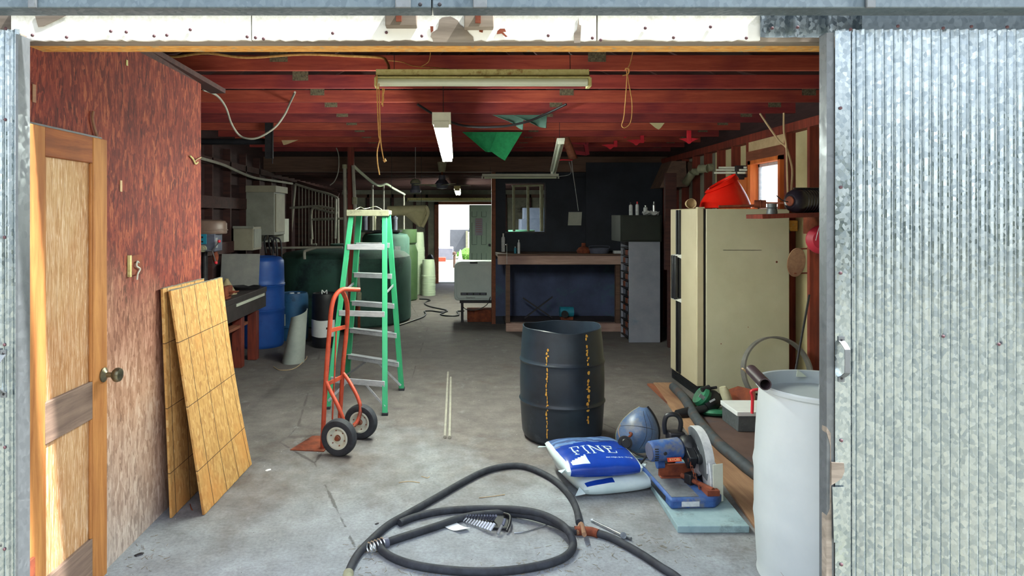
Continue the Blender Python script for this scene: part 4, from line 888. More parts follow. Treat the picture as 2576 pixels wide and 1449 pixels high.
for w_, R_ in ((W1, .127), (W2, .127)):
    w_.z = R_
    ww = build('tire', MB().lathe([(.074, -.028), (.10, -.038), (.118, -.034), (.126, -.018), (.127, 0), (.126, .018), (.118, .034), (.10, .038), (.074, .028)], w_, ax, 48, closed=True), M['rubber'], t)
    build('rim', MB().lathe([(.0, -.03), (.018, -.034), (.02, -.02), (.045, -.012), (.06, -.022), (.068, -.034), (.078, -.032), (.078, .03), (0, .03)], w_, ax, 36), M['offwhite'], ww)
    build('hub', MB().lathe([(0, -.045), (.014, -.045), (.018, -.034), (.022, -.02), (0, -.02)], w_, ax, 16), M['rust'], ww)
    for k in range(6):
        a_ = k*PI/3; q = ax.orthogonal().normalized(); q2 = ax.cross(q); c_ = w_+(q*math.cos(a_)+q2*math.sin(a_))*.052-ax*.016
        build('lug_nut', MB().cyl(c_, c_-ax*.008, .004, seg=8), M['rust'], ww)
build('toe_plate', MB().prism([F(730, 1133), F(786, 1098), F(851, 1098), F(815, 1137)], (0, 0, .006)), M['rust'], t)
# two sticks on the floor
for a, b, lb in (((1127, 937), (1119, 1099), 'left one of the two thin pale rods lying side by side on the floor'), ((1134, 950), (1131, 1100), 'right one of the two thin pale rods lying side by side on the floor')):
    solo('rod', lb, 'rod', MB().cyl(F(*a, .012), F(*b, .012), .0115, seg=10), M['pipe'])
# ================================================================== BLACK DRUM
c = (.787, 4.93)
t = thing('plastic_drum', 'open-topped black drum with two torn yellow tape lines, in mid floor', 'drum', (c[0], c[1], 0))
M['drumblack'] = plain('scuffed_black_drum', '161d27', '28333f', 3, .38, dirt='4a545c', dirt_at=.68)
pr = [(0, .004), (.26, .0), (.282, .02)]
for z in [.05+.04*i for i in range(20)]:
    rr_ = .287+.026*math.sin(PI*min(1, z/.83))**.7
    for hp in (.29, .585): rr_ += .010*math.exp(-((z-hp)/.012)**2)
    pr.append((rr_, z))
zz = [z for r_, z in pr]
for hp in (.29, .585):
    for dz in (-.025, -.012, -.006, 0, .006, .012, .025):
        z = hp+dz; pr.append((.287+.026*math.sin(PI*z/.83)**.7+.009*math.exp(-(dz/.010)**2), z))
pr = pr[:3]+sorted(pr[3:], key=lambda q: q[1])
pr += [(.292, .825), (.288, .83), (.284, .828), (.27, .10), (0, .02)]
mb = MB(); mb.lathe(pr, (c[0], c[1], 0), seg=72, fn=lambda a, z: 1+.012*math.sin(2*a+.4)*(z > .7)+.006*math.sin(5*a)*(z > .75))
for v in mb.bm.verts:
    if v.co.z > .76:
        a_ = math.atan2(v.co.y-c[1], v.co.x-c[0]); v.co.z += (.008*math.sin(2*a_+1.2)+.004*math.sin(5*a_))*(v.co.z-.76)/.07
build('body', mb, M['drumblack'], t)
M['yellow'] = plain('torn_yellow_tape', 'c98a2e', 'e2b04c', 30, .8)
def tape(ang, z0, z1, w_, seed, den):
    random.seed(seed); z = z1
    k_ = 0
    while z > z0:
        h_ = random.uniform(.012, .03)
        if random.random() < den:
            rad = .2885+.026*math.sin(PI*min(1, z/.83))**.7
            wa = random.uniform(.4, 1)*w_; a0 = ang+random.uniform(-.02, .02)
            pts = []
            for q in range(7):
                an = 2*PI*q/7; aa = a0+wa/rad*math.cos(an)*random.uniform(.5, 1); rz_ = z+h_*.6*math.sin(an)*random.uniform(.6, 1.1)
                pts.append((c[0]+rad*math.cos(aa), c[1]+rad*math.sin(aa), rz_))
            build('tape_remnant', MB().prism(pts, (.003*math.cos(a0), .003*math.sin(a0), 0)), M['yellow'], t)
        z -= h_
tape(-PI/2-.50, .06, .70, .010, 5, 1.0); tape(-PI/2+.47, .18, .80, .016, 11, .75)
# ================================================================== BAGS
def bag(name, label, cx, cy, z0, wx, wy, h, rz, pr_=True, seed=1):
    t = thing(name, label, 'bag', (cx, cy, z0), rz)
    Mx = WM[t.name]
    def surf(x, y, top=True, off=0):
        u, v = x/(wx/2), y/(wy/2)
        e = max(0, (1-abs(u)**3.2))**.45*max(0, (1-abs(v)**3.2))**.45
        wr = .003*math.sin(21*x+9*y+seed)+.002*math.sin(47*y-13*x)+.005*noise.noise(Vector((x*14, y*14, seed)))*1.5
        z = h*.5+(h*.5*e+wr*e if top else -h*.5*e**.4)
        return Vector((x*(1-.04*v*v), y*(1-.04*u*u), z+off))
    mb = MB(Mx); G = 44
    def face(top):
        vs_ = [mb.bm.verts.new(Mx @ surf(wx*(i/G-.5), wy*(j/G-.5), top)) for i in range(G+1) for j in range(G+1)]
        for i in range(G):
            for j in range(G):
                f = mb.bm.faces.new([vs_[i*(G+1)+j], vs_[(i+1)*(G+1)+j], vs_[(i+1)*(G+1)+j+1], vs_[i*(G+1)+j+1]])
                x, y = wx*((i+.5)/G-.5), wy*((j+.5)/G-.5); f.material_index = pr_(x/wx*2, y/wy*2) if top else (1 if y < -wy*.30 and abs(x) < wx*.46 and seed == 2 else 0)
    face(True); face(False)
    return t, mb, surf, Mx
def print1(u, v):
    if abs(u) > .92 or v > .93: return 0
    if -.82 < u < -.38 and -.88 < v < -.52 and (v < -.72+.5*(u+.82)): return 0
    if v > .30+.12*u: return 2 if (v > .75 or (math.sin(v*26+u*3+2*math.sin(u*3)) > .1)) else 3
    return 1
t, mb, surf, Mx = bag('salt_bag', 'plump blue bag printed FINE in white, lying on a second bag by the black drum', .845, 4.12, .10, .49, .52, .11, math.radians(8), print1, 2)
M['bagslate'] = plain('slate_print', '35466e', '44578a', 6, .3); M['baglight'] = plain('light_blue_print', '5577a8', '6f90bb', 6, .3)
build('film', mb, [M['bagwhite'], M['bagblue'], M['bagslate'], M['baglight']], t, ang=60, clean=True)
def cornertab(x, y, dx, dy): build('corner', MB(Mx).prism([(x, y, .05), (x+dx, y+dy*.2, .045), (x+dx*.7, y+dy, .04)], (0, 0, .004)), M['bagwhite'], t)
cornertab(-.235, .19, -.06, .04); cornertab(-.23, -.20, -.05, -.03); cornertab(.22, .2, .045, -.02); cornertab(.23, -.17, .05, -.03)
def letters(strokes, x0, y0, sc, name, par, wdt=.1):
    mb_ = MB()
    for (ax_, ay, bx_, by) in strokes:
        n_ = 5
        for i in range(n_):
            p0 = Vector((x0+(ax_+(bx_-ax_)*i/n_)*sc, y0+(ay+(by-ay)*i/n_)*sc*1.35)); p1 = Vector((x0+(ax_+(bx_-ax_)*(i+1)/n_)*sc, y0+(ay+(by-ay)*(i+1)/n_)*sc*1.35))
            a_, b_ = surf(p0.x, p0.y, True, .0025), surf(p1.x, p1.y, True, .0025)
            mb_.bar(Mx @ a_, Mx @ b_, (wdt if abs(bx_-ax_) < .02 or abs(by-ay) > .5 else wdt*.5)*sc, .0015, up=(0, 0, 1))
    return build(name, mb_, M['bagwhite'], par, clean=False)
Fst = [(.15, 0, .15, 1), (.0, 0, .32, 0), (0, 1, .62, 1), (.62, 1, .62, .8), (.15, .55, .45, .55), (.45, .65, .45, .45)]
Ist = [(.15, 0, .15, 1), (0, 0, .3, 0), (0, 1, .3, 1)]
Nst = [(.12, 0, .12, 1), (.12, 1, .78, 0), (.78, 0, .78, 1), (0, 0, .25, 0), (0, 1, .15, 1), (.65, 1, .92, 1)]
Est = [(.15, 0, .15, 1), (0, 0, .65, 0), (.65, 0, .68, .2), (0, 1, .62, 1), (.62, 1, .62, .8), (.15, .53, .45, .53), (.45, .62, .45, .43)]
for st_, xo in ((Fst, 0), (Ist, .85), (Nst, 1.3), (Est, 2.4)): letters([(a+xo, b, c2+xo, d_) for a, b, c2, d_ in st_], -.15, -.125, .088, 'lettering', t)
def flat_text(body, size, x, y, par, mat, surf, Mx):
    m_ = textmesh(body, size, Matrix.Translation((x, y, 0)), .0004)
    for v in m_.bm.verts: v.co = Mx @ (surf(v.co.x, v.co.y, True, .0012+v.co.z))
    return build('small_print', m_, M[mat], par, clean=False)
flat_text('Net weight 50 lb / 22.6 kg', .016, .11, -.185, t, 'bagwhite', surf, Mx)
def print2(u, v): return 1 if (-.9 < u < -.15 and -.97 < v < -.80) else 0
t, mb, surf, Mx = bag('salt_bag', 'white crumpled bag with a blue printed strip, underneath the bag marked FINE', .905, 4.115, 0, .47, .50, .11, math.radians(14), print2, 5)
build('film', mb, [M['bagwhite'], M['bagblue']], t, ang=60)
build('corner', MB(Mx).prism([(-.235, -.19, .05), (-.28, -.23, .02), (-.22, -.24, .03)], (0, 0, .004)), M['bagwhite'], t)
# ================================================================== HOSE COIL (foreground)
hz = .019
def fl(pts, z=hz): return [F(x, y, z if len(q_) < 1 else q_[0]) for x, y, *q_ in pts]
t = thing('air_hose', 'thick black rubber hose in a large loop with crossing coils on the foreground floor', 'hose', (0.0, 3.5, 0))
build('hose', MB().tube(fl([(868, 1475), (880, 1432), (900, 1395), (930, 1362), (975, 1322), (1030, 1290), (1100, 1250), (1160, 1215), (1215, 1187), (1262, 1174), (1310, 1172), (1355, 1186), (1400, 1212), (1432, 1245), (1450, 1280), (1457, 1315)]), hz, 14, n=8), M['rubber'], t)
build('hose', MB().tube(fl([(965, 1367), (1010, 1352), (1060, 1336), (1110, 1320), (1160, 1303), (1210, 1294), (1270, 1291), (1330, 1297, .03), (1390, 1315, .03), (1430, 1333), (1452, 1337)]), hz, 14, n=8), M['rubber'], t)
build('hose', MB().tube(fl([(1005, 1316), (1030, 1305), (1064, 1295), (1110, 1286), (1170, 1281), (1230, 1280), (1300, 1282, .055), (1360, 1293, .055), (1405, 1314, .055), (1432, 1340, .055), (1442, 1372), (1425, 1398), (1385, 1416), (1320, 1430), (1240, 1438), (1150, 1436), (1060, 1425), (1000, 1408), (965, 1388), (952, 1368, .03)]), hz, 14, n=8), M['rubber'], t)
build('hose', MB().tube(fl([(1480, 1335), (1530, 1350), (1575, 1372), (1620, 1398), (1665, 1428), (1700, 1450), (1730, 1480)]), hz, 14, n=8), M['rubber'], t)
ft = build('fitting', MB().tube([F(1445, 1335, hz), F(1485, 1337, hz), F(1505, 1343, hz)], .023, 12), M['rust'], t)
build('clamp', MB().tube([F(1452, 1340, .02), F(1462, 1318, .03), F(1470, 1345, .045)], .012, 8), M['lumber'], ft)
for k in range(5):
    p0 = F(930+k*8, 1378-k*3, .03); build('wire_wrap', MB().lathe([(.024, -.004), (.028, 0), (.024, .004), (.021, 0)], p0, F(975, 1360, .03)-F(925, 1380, .03), 16, closed=True), M['steel'], t)
build('coupling', MB().cyl(F(962, 1367, .024), F(975, 1363, .024), .025, seg=16), M['pressgrey'], t)
build('end_collar', MB().cyl(F(872, 1462, hz), F(877, 1442, hz), .024, seg=16), M['cap'], t)
# socket rail with bits
t = thing('bit_set', 'black fold-out rack of small silver bits in two rows, lying inside the hose loop', 'tool set', F(1225, 1315))
build('holder', MB().prism([F(1165, 1300, .004), F(1190, 1291, .004), F(1280, 1290, .004), F(1284, 1300, .004), F(1276, 1335, .004), F(1240, 1332, .004)], (0, 0, .012)), M['black'], t, bevel=.003)
build('rim', MB().tube([F(1268, 1292, .03), F(1283, 1298, .035), F(1282, 1318, .03), F(1275, 1336, .015)], .007, 8), M['black'], t)
for i in range(11):
    q = i/10; a, b = F(1170+q*70, 1304+q*4, .02), F(1176+q*72, 1296+q*1, .055)
    build('bit', MB().cyl(a, b, .004+.003*q, seg=6), M['pressgrey'], t)
    a, b = F(1166+q*66, 1311+q*24, .008+.01*q), F(1174+q*70, 1303+q*14, .03+.015*q)
    bb = build('bit', MB().cyl(a, b, .004+.004*q, seg=6), M['alu'], t)
build('bit', MB().cyl(F(1252, 1344, .012), F(1262, 1322, .04), .009, seg=6), M['steel'], t); build('bit', MB().cyl(F(1265, 1322, .03), F(1270, 1306, .05), .008, seg=6), M['pressgrey'], t)
solo('card', 'small curled white card on the floor left of the bit rack', 'card', MB().sheet(lambda u, v: F(1112, 1327, 0).lerp(F(1138, 1313, 0), v).lerp(F(1155, 1342, 0).lerp(F(1184, 1336, 0), v), u)+Vector((0, 0, .004+.014*(2*u-1)**2)), 10, 3, .0015), M['white'])
solo('thin_rod', 'thin bent metal rod on the floor right of the bit rack', 'rod', MB().tube([F(1293, 1341, .004), F(1320, 1338, .005), F(1350, 1329, .005), F(1382, 1318, .012)], .003, 6), M['steel'])
t = thing('ratchet_wrench', 'long chrome ratchet wrench on the floor by the hose fitting', 'wrench', F(1535, 1330))
build('shaft', MB().cyl(F(1492, 1310, .012), F(1572, 1349, .012), .006, seg=10), M['steel'], t); build('head', MB().cyl(F(1568, 1347, .006), F(1568, 1347, .022), .016, seg=16).cyl(F(1578, 1352, .008), F(1588, 1355, .012), .008, seg=8), M['galv_trim'], t)
build('grip_end', MB().lathe([(0, -.008), (.008, -.006), (.009, .006), (0, .008)], F(1489, 1308, .012), (1, -.3, 0), 12), M['steel'], t)
for pts, lb in (((( 1003, 1214), (1030, 1211), (1056, 1214)), 'pale sliver of straw on the floor, left of the hose loop top'), (((1205, 1252), (1235, 1249), (1270, 1244)), 'thin yellow straw on the floor inside the hose loop'), (((1060, 1198), (1075, 1202), (1080, 1199)), 'tiny pale straw left of the upper hose loop')):
    solo('straw', lb, 'straw', MB().tube([F(x, y, .003) for x, y in pts], .0022, 5), M['tan'])
for k, (px, py, s, lb) in enumerate(((1372, 1195, .012, 'small dark lump on the floor just under the top of the hose loop'), (675, 1183, .012, 'white flake on the floor right of the golden board'), (948, 1318, .008, 'little black chip on the floor left of the hose crossing'), (350, 1396, .014, 'dark crumb of dirt by the foot of the red board wall'))):
    random.seed(k); solo('debris', lb, 'debris', MB().lathe([(0, 0), (s*1.3, .001), (s, s*.4), (0, s*.5)], F(px, py), (0, 0, 1), 7, fn=lambda a, z: 1+.4*math.sin(a*2)), M['white'] if k == 1 else M['iron'])
# straw litter next to hose joints, wall foot
random.seed(9); mb = MB()
for cx_, cy_, sx_2, sy_, n_ in ((935, 1388, 25, 12, 60), (1470, 1385, 60, 30, 60), (320, 1385, 60, 40, 70), (1660, 1375, 60, 25, 60), (1150, 1445, 160, 8, 60), (1340, 1430, 70, 10, 50)):
    for i in range(n_):
        p0 = F(random.gauss(cx_, sx_2), random.gauss(cy_, sy_), .002); a_ = random.uniform(0, PI); L = random.uniform(.01, .035)
        if p0.x < -1.6: continue
        mb.bar(p0, p0+Vector((math.cos(a_)*L, math.sin(a_)*L, .001)), .0013, .0013)
M['chaff'] = plain('dry_chaff', '6f6552', '9b917c', 40, .9)
solo('chaff', 'scattered dry straw and dirt bits littering the foreground concrete', 'litter', mb, M['chaff']); bpy.data.objects['chaff']['kind'] = 'stuff'
# ================================================================== SLAB, BOARDS, PIPE ON THE RIGHT
solo('foam_slab', 'pale blue foam slab lying flat under the blue chop saw', 'slab', MB().prism([(1.15, 3.42, 0), (1.525, 3.42, 0), (1.58, 4.43, 0), (1.19, 4.43, 0)], (0, 0, .036)), plain('pale_blue_foam', '7f9aa1', '97b0b5', 8, .8, dirt='66736f', dirt_at=.6), bevel=.003)
solo('plank', 'long tan plank on the floor passing beside the foam slab toward the fridge', 'plank', MB().prism([(1.55, 3.30, 0), (1.80, 3.6, 0), (2.12, 6.45, 0), (1.93, 6.45, 0)], (0, 0, .02)), M['lumber'], bevel=.002)
solo('plank', 'narrow red-brown strip lying along the left edge of the tan plank', 'plank', MB().prism([(1.845, 5.55, 0), (1.885, 5.55, 0), (1.915, 6.42, 0), (1.86, 6.42, 0)], (0, 0, .018)), M['lumber_red'])
solo('hardboard_sheet', 'dark brown flat sheet on the floor between the fat pipe and the white drum', 'sheet', MB().prism([F(1752, 1062), F(1800, 1040), F(1990, 1060), F(2060, 1240), F(1930, 1215)], (0, 0, .008)), plain('dark_hardboard', '4a3733', '5e4943', 4, .8, dirt='37404e', dirt_at=.6))
solo('drain_pipe', 'fat grey-black flexible pipe curving along the floor beside the fridge to the white drum', 'pipe', MB().tube([F(1694, 973, .062), F(1722, 1003, .062), F(1754, 1056, .062), F(1802, 1110, .062), F(1852, 1153, .056), F(1905, 1195, .052), F(1975, 1240, .052)], .040, 18, n=10), plain('dusty_corrugated_pipe', '2b3138', '3f464c', 20, .7, dirt='4b3a33', dirt_at=.58))
M['dgreen'] = plain('dusty_green_plastic', '1b5c40', '2d7a58', 8, .5, dirt='3a3f38', dirt_at=.6)
t = thing('string_trimmer', 'green and black engine tool with a cream tank lying in front of the fridge', 'garden tool', F(1800, 1045))
q = F(1800, 1045); cx, cy = q.x, q.y
build('housing', MB().lathe([(0, -.10), (.06, -.09), (.085, -.03), (.08, .04), (.05, .08), (0, .09)], (cx-.02, cy+.05, .11), (.6, .3, .35), 24, sy=.8), M['black'], t)
build('shroud', MB().lathe([(0, -.02), (.10, -.02), (.115, .0), (.10, .02), (0, .02)], (cx-.0, cy, .035), (0, .1, 1), 28, sx=1.2), M['dgreen'], t)
build('shroud', MB().lathe([(0, -.03), (.08, -.03), (.09, .0), (.08, .03), (0, .03)], (cx-.09, cy+.06, .14), (-.8, 0, .6), 24), M['dgreen'], t)
build('fuel_tank', MB().lathe([(0, -.11), (.03, -.105), (.042, -.07), (.042, .07), (.03, .105), (0, .11)], (cx+.105, cy+.02, .13), (-.35, .1, 1), 20, sx=.9), plain('yellowed_tank', 'a9a384', 'c9c4a8', 8, .5, dirt='7d6a46'), t)
build('spark_plug_cap', MB().cyl((cx-.10, cy+.04, .20), (cx-.03, cy+.05, .22), .022).cyl((cx-.03, cy+.05, .21), (cx+.03, cy+.05, .22), .012), M['iron'], t)
build('bracket', MB().box((cx-.12, cy-.02, .16), (.05, .01, .03), Ry(.6)), M['steel'], t)
for dx, dz in ((-.05, .14), (-.19, .075)): build('sticker', MB().box((cx+dx, cy-.06, dz), (.05, .002, .016), Ry(-.5 if dx > -.1 else -.2)), M['label'], t)
build('drive_tube', MB().cyl((cx-.10, cy-.04, .07), (cx-.24, cy-.08, .05), .03, seg=18).cyl((cx-.24, cy-.08, .05), (cx-.36, cy-.12, .045), .045, .035, seg=18), M['black'], t)
# grey box with a white lid and red frame, behind white drum
t = thing('tool_case', 'grey case with a white lid and red handle, half hidden by the white drum', 'case', (2.35, 5.2, 0))
build('case', MB().bx(2.14, 2.6, 5.0, 5.3, .009, .13), M['galv_trim'], t, bevel=.006); build('lid', MB().bx(2.13, 2.61, 4.99, 5.31, .13, .165), M['white'], t, bevel=.004)
build('handle', MB().tube([P(1892, 1040, 4.95), P(1893, 1000, 4.95), P(1890, 985, 4.95), P(1905, 980, 4.95), P(1930, 982, 4.98)], .011, 10), M['redplastic'], t)
solo('scrap_sheet', 'dark folded metal sheet leaning low behind the trimmer engine', 'sheet', MB().prism([P(1818, 986, 5.6), P(1858, 972, 5.6), P(1900, 982, 5.4), P(1900, 1022, 5.4), P(1840, 1015, 5.6)], (0, .012, 0)).prism([P(1840, 1012, 5.5), P(1900, 1020, 5.3), P(1900, 1056, 5.3), P(1846, 1040, 5.5)], (0, .01, 0)), M['rust'])
# steel hoop leaning on the fridge
q = (2.76, 5.66)
mb = MB(); mb.lathe([(.29, -.035), (.305, -.035), (.305, .035), (.29, .035)], (q[0], q[1], .307), (.06, -.96, .22), 64, closed=True)
solo('steel_hoop', 'large grey steel wheel hoop leaning against the side of the cream refrigerator', 'hoop', mb, plain('dull_hoop_steel', '6f6e6c', '8a8885', 9, .55, .4))
solo('wood_stick', 'pale wooden stick poking out of the steel hoop toward the white drum', 'stick', MB().bar(P(1868, 927, 5.45), F(1990, 1035, .02), .03, .012), M['tan'])
solo('steel_rod', 'thin dark rod leaning in the wall bay right of the refrigerator', 'rod', MB().cyl(F(1978, 1060, .01), P(2036, 742, 5.7), .009, seg=10), M['iron'])
# ================================================================== WHITE DRUM
t = thing('plastic_drum', 'big white drum in the front right corner, half behind the metal door', 'drum', (1.66, 2.96, 0))
pr = [(0, .0), (.26, 0), (.283, .02)]
for i in range(21):
    z = .04+i*.04; rr_ = .270+.024*math.sin(PI*min(1, (z+.05)/.92))**.8
    for hp in (.27, .52): rr_ += .006*math.exp(-((z-hp)/.02)**2)
    pr.append((rr_, z))
pr += [(.272, .85), (.270, .862), (.286, .872), (.289, .886), (.285, .894), (.272, .892), (.266, .88), (.262, .85), (.26, .835), (0, .828)]
build('body', MB().lathe(pr, (1.66, 2.96, 0), seg=80), plain('white_drum_plastic', 'b9c3c5', 'c6cecf', 2, .45), t)
build('bung', MB().lathe([(0, 0), (.035, 0), (.035, .02), (.03, .022), (0, .015)], (1.75, 3.1, .83)), M['white'], t)
build('dirt_mark', MB().tube([(1.66+.281*math.cos(a_), 2.96-.287*abs(math.sin(a_)), z_) for a_, z_ in ((2.72, .11), (2.55, .07), (2.46, .055), (2.38, .05), (2.32, .02))], .0025, 5), M['rust'], t)
t = solo('rubber_tube', 'short dark brown tube resting on the rim of the white drum', 'tube', MB().shell([(.026, 0), (.026, .24), (.021, .24), (.021, 0)], c=P(1925, 967, 2.84)+Vector((0, 0, .0)), axis=(.16, .82, .02), seg=24), plain('dark_brown_tube', '32272c', '43353a', 10, .4))
solo('plastic_wrap', 'clear crumpled bit of plastic on the far rim of the white drum', 'plastic', MB().prism([P(2003, 948, 3.2), P(2006, 930, 3.22), P(2018, 938, 3.2), P(2030, 948, 3.2)], (0, .002, 0)), M['tube_off'])
# ================================================================== CHOP SAW
t = thing('chop_saw', 'blue dusty chop saw with a grey blade guard and D handle, on the foam slab', 'power saw', (1.31, 3.95, .036), math.radians(3))
S = WM[t.name]
# local: x right, y away, base z=0
mb = MB(S); mb.prism([(-.15, -.33, 0), (.10, -.33, 0), (.17, -.26, 0), (.15, .22, 0), (-.12, .30, 0), (-.15, .28, 0)], (0, 0, .055)); base = build('base', mb, M['sawblue'], t, bevel=.012)
build('base_top', MB(S).bx(-.135, .02, -.30, .25, .053, .058), plain('worn_grey_top', '5f646b', '7b7f84', 18, .6, dirt='5d3f34', dirt_at=.6), t)
build('rating_plate', MB(S).bx(-.09, .01, -.332, -.329, .015, .042), M['label'], base)
build('slot_plate', MB(S).bx(-.152, -.149, -.25, -.02, .012, .04), M['black'], base)
build('fence', MB(S).bx(-.10, .10, -.02, .0, .055, .13).bx(-.10, .10, -.05, .0, .055, .065), M['rust'], t, bevel=.003)
build('vise_screw', MB(S).cyl((.02, -.06, .08), (.11, -.28, .08), .014).bx(.07, .14, -.30, -.22, .055, .085), M['rust'], t)
build('vise_block', MB(S).box((.05, -.12, .085), (.06, .05, .06), Rz(.4)), M['iron'], t, bevel=.004)
build('arm', MB(S).bar((.03, .20, .06), (.07, .05, .23), .07, .05), M['black'], t, bevel=.008)
mo = Vector((-.085, -.02, .22))
mh = build('motor_housing', MB(S).lathe([(0, 0), (.052, .0), (.058, .008), (.06, .03), (.062, .10), (.064, .185), (.05, .20), (0, .20)], (-.175, -.06, .225), (1, .12, .04), 36), M['sawblue'], t)
build('end_vent', MB(S).lathe([(0, -.002), (.05, -.002), (.05, .004), (0, .004)], (-.176, -.06, .225), (1, .12, .04), 28), M['pressgrey'], mh)
for k in range(6): build('vent_slot', MB(S).box((-.150, -.121+.004*abs(k-2.5), .19+.013*k), (.022, .004, .005)), M['black'], mh)
build('screw_cap', MB(S).lathe([(0, 0), (.011, 0), (.009, .003), (0, .003)], (-.10, -.115, .23), (0, -1, 0), 14), M['iron'], mh)
bd = build('badge', MB(S).box((-.045, -.1115, .193), (.088, .006, .024), Rz(.12) @ Rx(-.45)), plain('orange_badge', 'd9431f', 'e2552c', 5, .5), mh, bevel=.001)
tm = textmesh('RYOBI', .023, S @ Matrix.Translation((-.045, -.1155, .1935)) @ Matrix.Rotation(.12, 4, 'Z') @ Matrix.Rotation(PI/2-.45, 4, 'X')); build('lettering', tm, plain('badge_yellow', 'f0c48a', 'f4d2a0', 5, .5), mh, clean=False)
gb = build('gear_case', MB(S).lathe([(0, 0), (.05, 0), (.065, .02), (.07, .05), (.05, .08), (0, .085)], (.02, -.03, .23), (1, .1, 0), 24, sx=1.1).box((.055, -.09, .20), (.05, .10, .09), Rx(.5)), M['black'], t, bevel=.006)
build('blade_case', MB(S).lathe([(0, 0), (.09, 0), (.095, .006), (0, .008)], (.10, -.05, .17), (1, .1, 0), 28), M['alu'], t)
# guard: upper quarter disc + lower front cover
def arc(r, a0, a1, n_, cx_, cz_, x):
    return [(x, cx_+r*math.cos(a0+(a1-a0)*i/n_), cz_+r*math.sin(a0+(a1-a0)*i/n_)) for i in range(n_+1)]
GC = (-.03, .165)
pts = arc(.185, math.radians(60), math.radians(200), 20, GC[0], GC[1], .105)+[(.105, GC[0]-.03, GC[1]-.04), (.105, GC[0]+.03, GC[1]+.0)]
M['guard'] = plain('scuffed_smoke_guard', '4d545a', '6a7075', 8, .5, dirt='7c6a5a', dirt_at=.62)
gd = build('upper_guard', MB(S).prism(pts, (.038, .004, 0)), M['guard'], t, bevel=.004)
build('guard_rim', MB(S).sheet(lambda u, v: (.100+.05*v, GC[0]+.188*math.cos(math.radians(75+110*u)), GC[1]+.188*math.sin(math.radians(75+110*u))), 24, 2, .004), M['label'], gd)
pts = [(.11, -.225, .21), (.11, -.16, .21), (.11, -.12, .14), (.11, -.15, .06), (.11, -.20, .0), (.11, -.25, .02), (.11, -.25, .12)]
build('lower_guard', MB(S).prism(pts, (.045, .004, 0)), M['alu'], t, bevel=.004)
build('front_shield', MB(S).prism([(.118, -.262, .215), (.178, -.256, .22), (.178, -.262, .01), (.118, -.268, .0)], (0, .006, 0)), M['offwhite'], t, bevel=.002)
build('blade', MB(S).lathe([(0, 0), (.165, 0), (.165, .003), (0, .003)], (.122, GC[0]-.02, GC[1]), (1, 0.02, 0), 48), M['iron'], t)
build('guard_link', MB(S).bar((.075, -.02, .30), (.105, -.13, .20), .03, .02).cyl((.08, -.13, .20), (.12, -.13, .20), .028), M['black'], t, bevel=.003)
build('handle', MB(S).tube([(-.035, .06, .29), (-.045, .05, .35), (-.035, .04, .40), (.0, .03, .415), (.035, .03, .40), (.05, .03, .36), (.045, .04, .30)], .014, 14), M['black'], t)
build('handle_mount', MB(S).bx(-.03, .07, .0, .08, .25, .31), M['iron'], t, bevel=.01)
mb = MB(S)
for k in range(9):
    c0 = Vector((.035+.004*k, -.13-.010*k, .195-.018*k))
    pts = [c0+Vector((.006*math.cos(2*PI*i/8)*(k % 2 == 0), .006*math.cos(2*PI*i/8)*(k % 2), .013*math.sin(2*PI*i/8))) for i in range(8)]
    mb.tube(pts, .002, 6, n=2, closed=True)
build('chain', mb, M['rust'], t, clean=False)
build('cord', MB(S).tube([(-.16, .0, .19), (-.20, .05, .10), (-.21, .12, .04), (-.17, .18, .02), (-.10, .2, .06)], .006, 8), M['black'], t)
build('knob', MB(S).cyl((-.11, -.0, .13), (-.07, .0, .13), .03, seg=16), M['sawblue'], t)
# face shield
t = thing('face_shield', 'dusty blue-tinted face shield with a ribbed black knob, lying against the saw motor', 'face shield', (1.19, 4.38, .036))
cs = Vector((1.225, 4.50, .165))
mb = MB()
def fs(u, v):
    a_ = math.radians(-170+150*u); b_ = math.radians(-40+118*v)
    r_ = .150*(1+.05*math.sin(PI*u))*(1-.16*v*v*abs(2*u-1))
    return cs+Vector((r_*math.cos(a_)*math.cos(b_)+.05*v*v, r_*math.sin(a_)*math.cos(b_)*.9, .150*math.sin(b_)+.035*v**3))
M['visor'] = plain('dusty_blue_visor', '4a6288', '6580a6', 7, .35, dirt='83868a', dirt_at=.6)
build('visor', mb.sheet(fs, 26, 20, .003), M['visor'], t)
build('brow_rim', MB().tube([fs(1.0, q/8) for q in range(9)], .012, 8), M['iron'], t); build('rim', MB().tube([fs(0, q/8) for q in range(9)], .004, 8), M['cap'], t)
for q in (.55, .66): build('rib', MB().tube([fs(q+.1*math.sin(k/8*PI)-.05, .12+.8*k/8) for k in range(9)], .0022, 6), M['black'], t)
build('rib', MB().tube([fs(k/8*.8, .5+.1*math.sin(k/8*PI)) for k in range(9)], .0022, 6), M['black'], t)
kc = P(1574, 1115, 4.18)
kn = build('knob', MB().lathe([(0, -.02), (.026, -.02), (.030, -.015), (.030, 0), (.042, .0), (.044, .006), (.044, .03), (0, .03)], kc, (.05, 1, -.25), 40, fn=lambda a, z: 1+.03*math.sin(a*20)*(z > 0)), M['black'], t)
build('headband', MB().tube([kc+Vector((0, .03, 0)), kc+Vector((.05, .08, .02)), kc+Vector((.07, .12, .02)), kc+Vector((.08, .2, .0))], .008, 8), M['rust'], t)
build('cord', MB().tube([kc+Vector((.04, .05, -.06)), kc+Vector((.10, .02, -.085)), kc+Vector((.18, -.02, -.09)), kc+Vector((.25, -.05, -.07))], .006, 8), M['black'], t)
solo('straw', 'upright thin straw stuck behind the black ribbed knob', 'straw', MB().tube([P(1561, 1105, 4.25), P(1555, 1085, 4.27), P(1561, 1068, 4.3)], .002, 5), M['twine'])
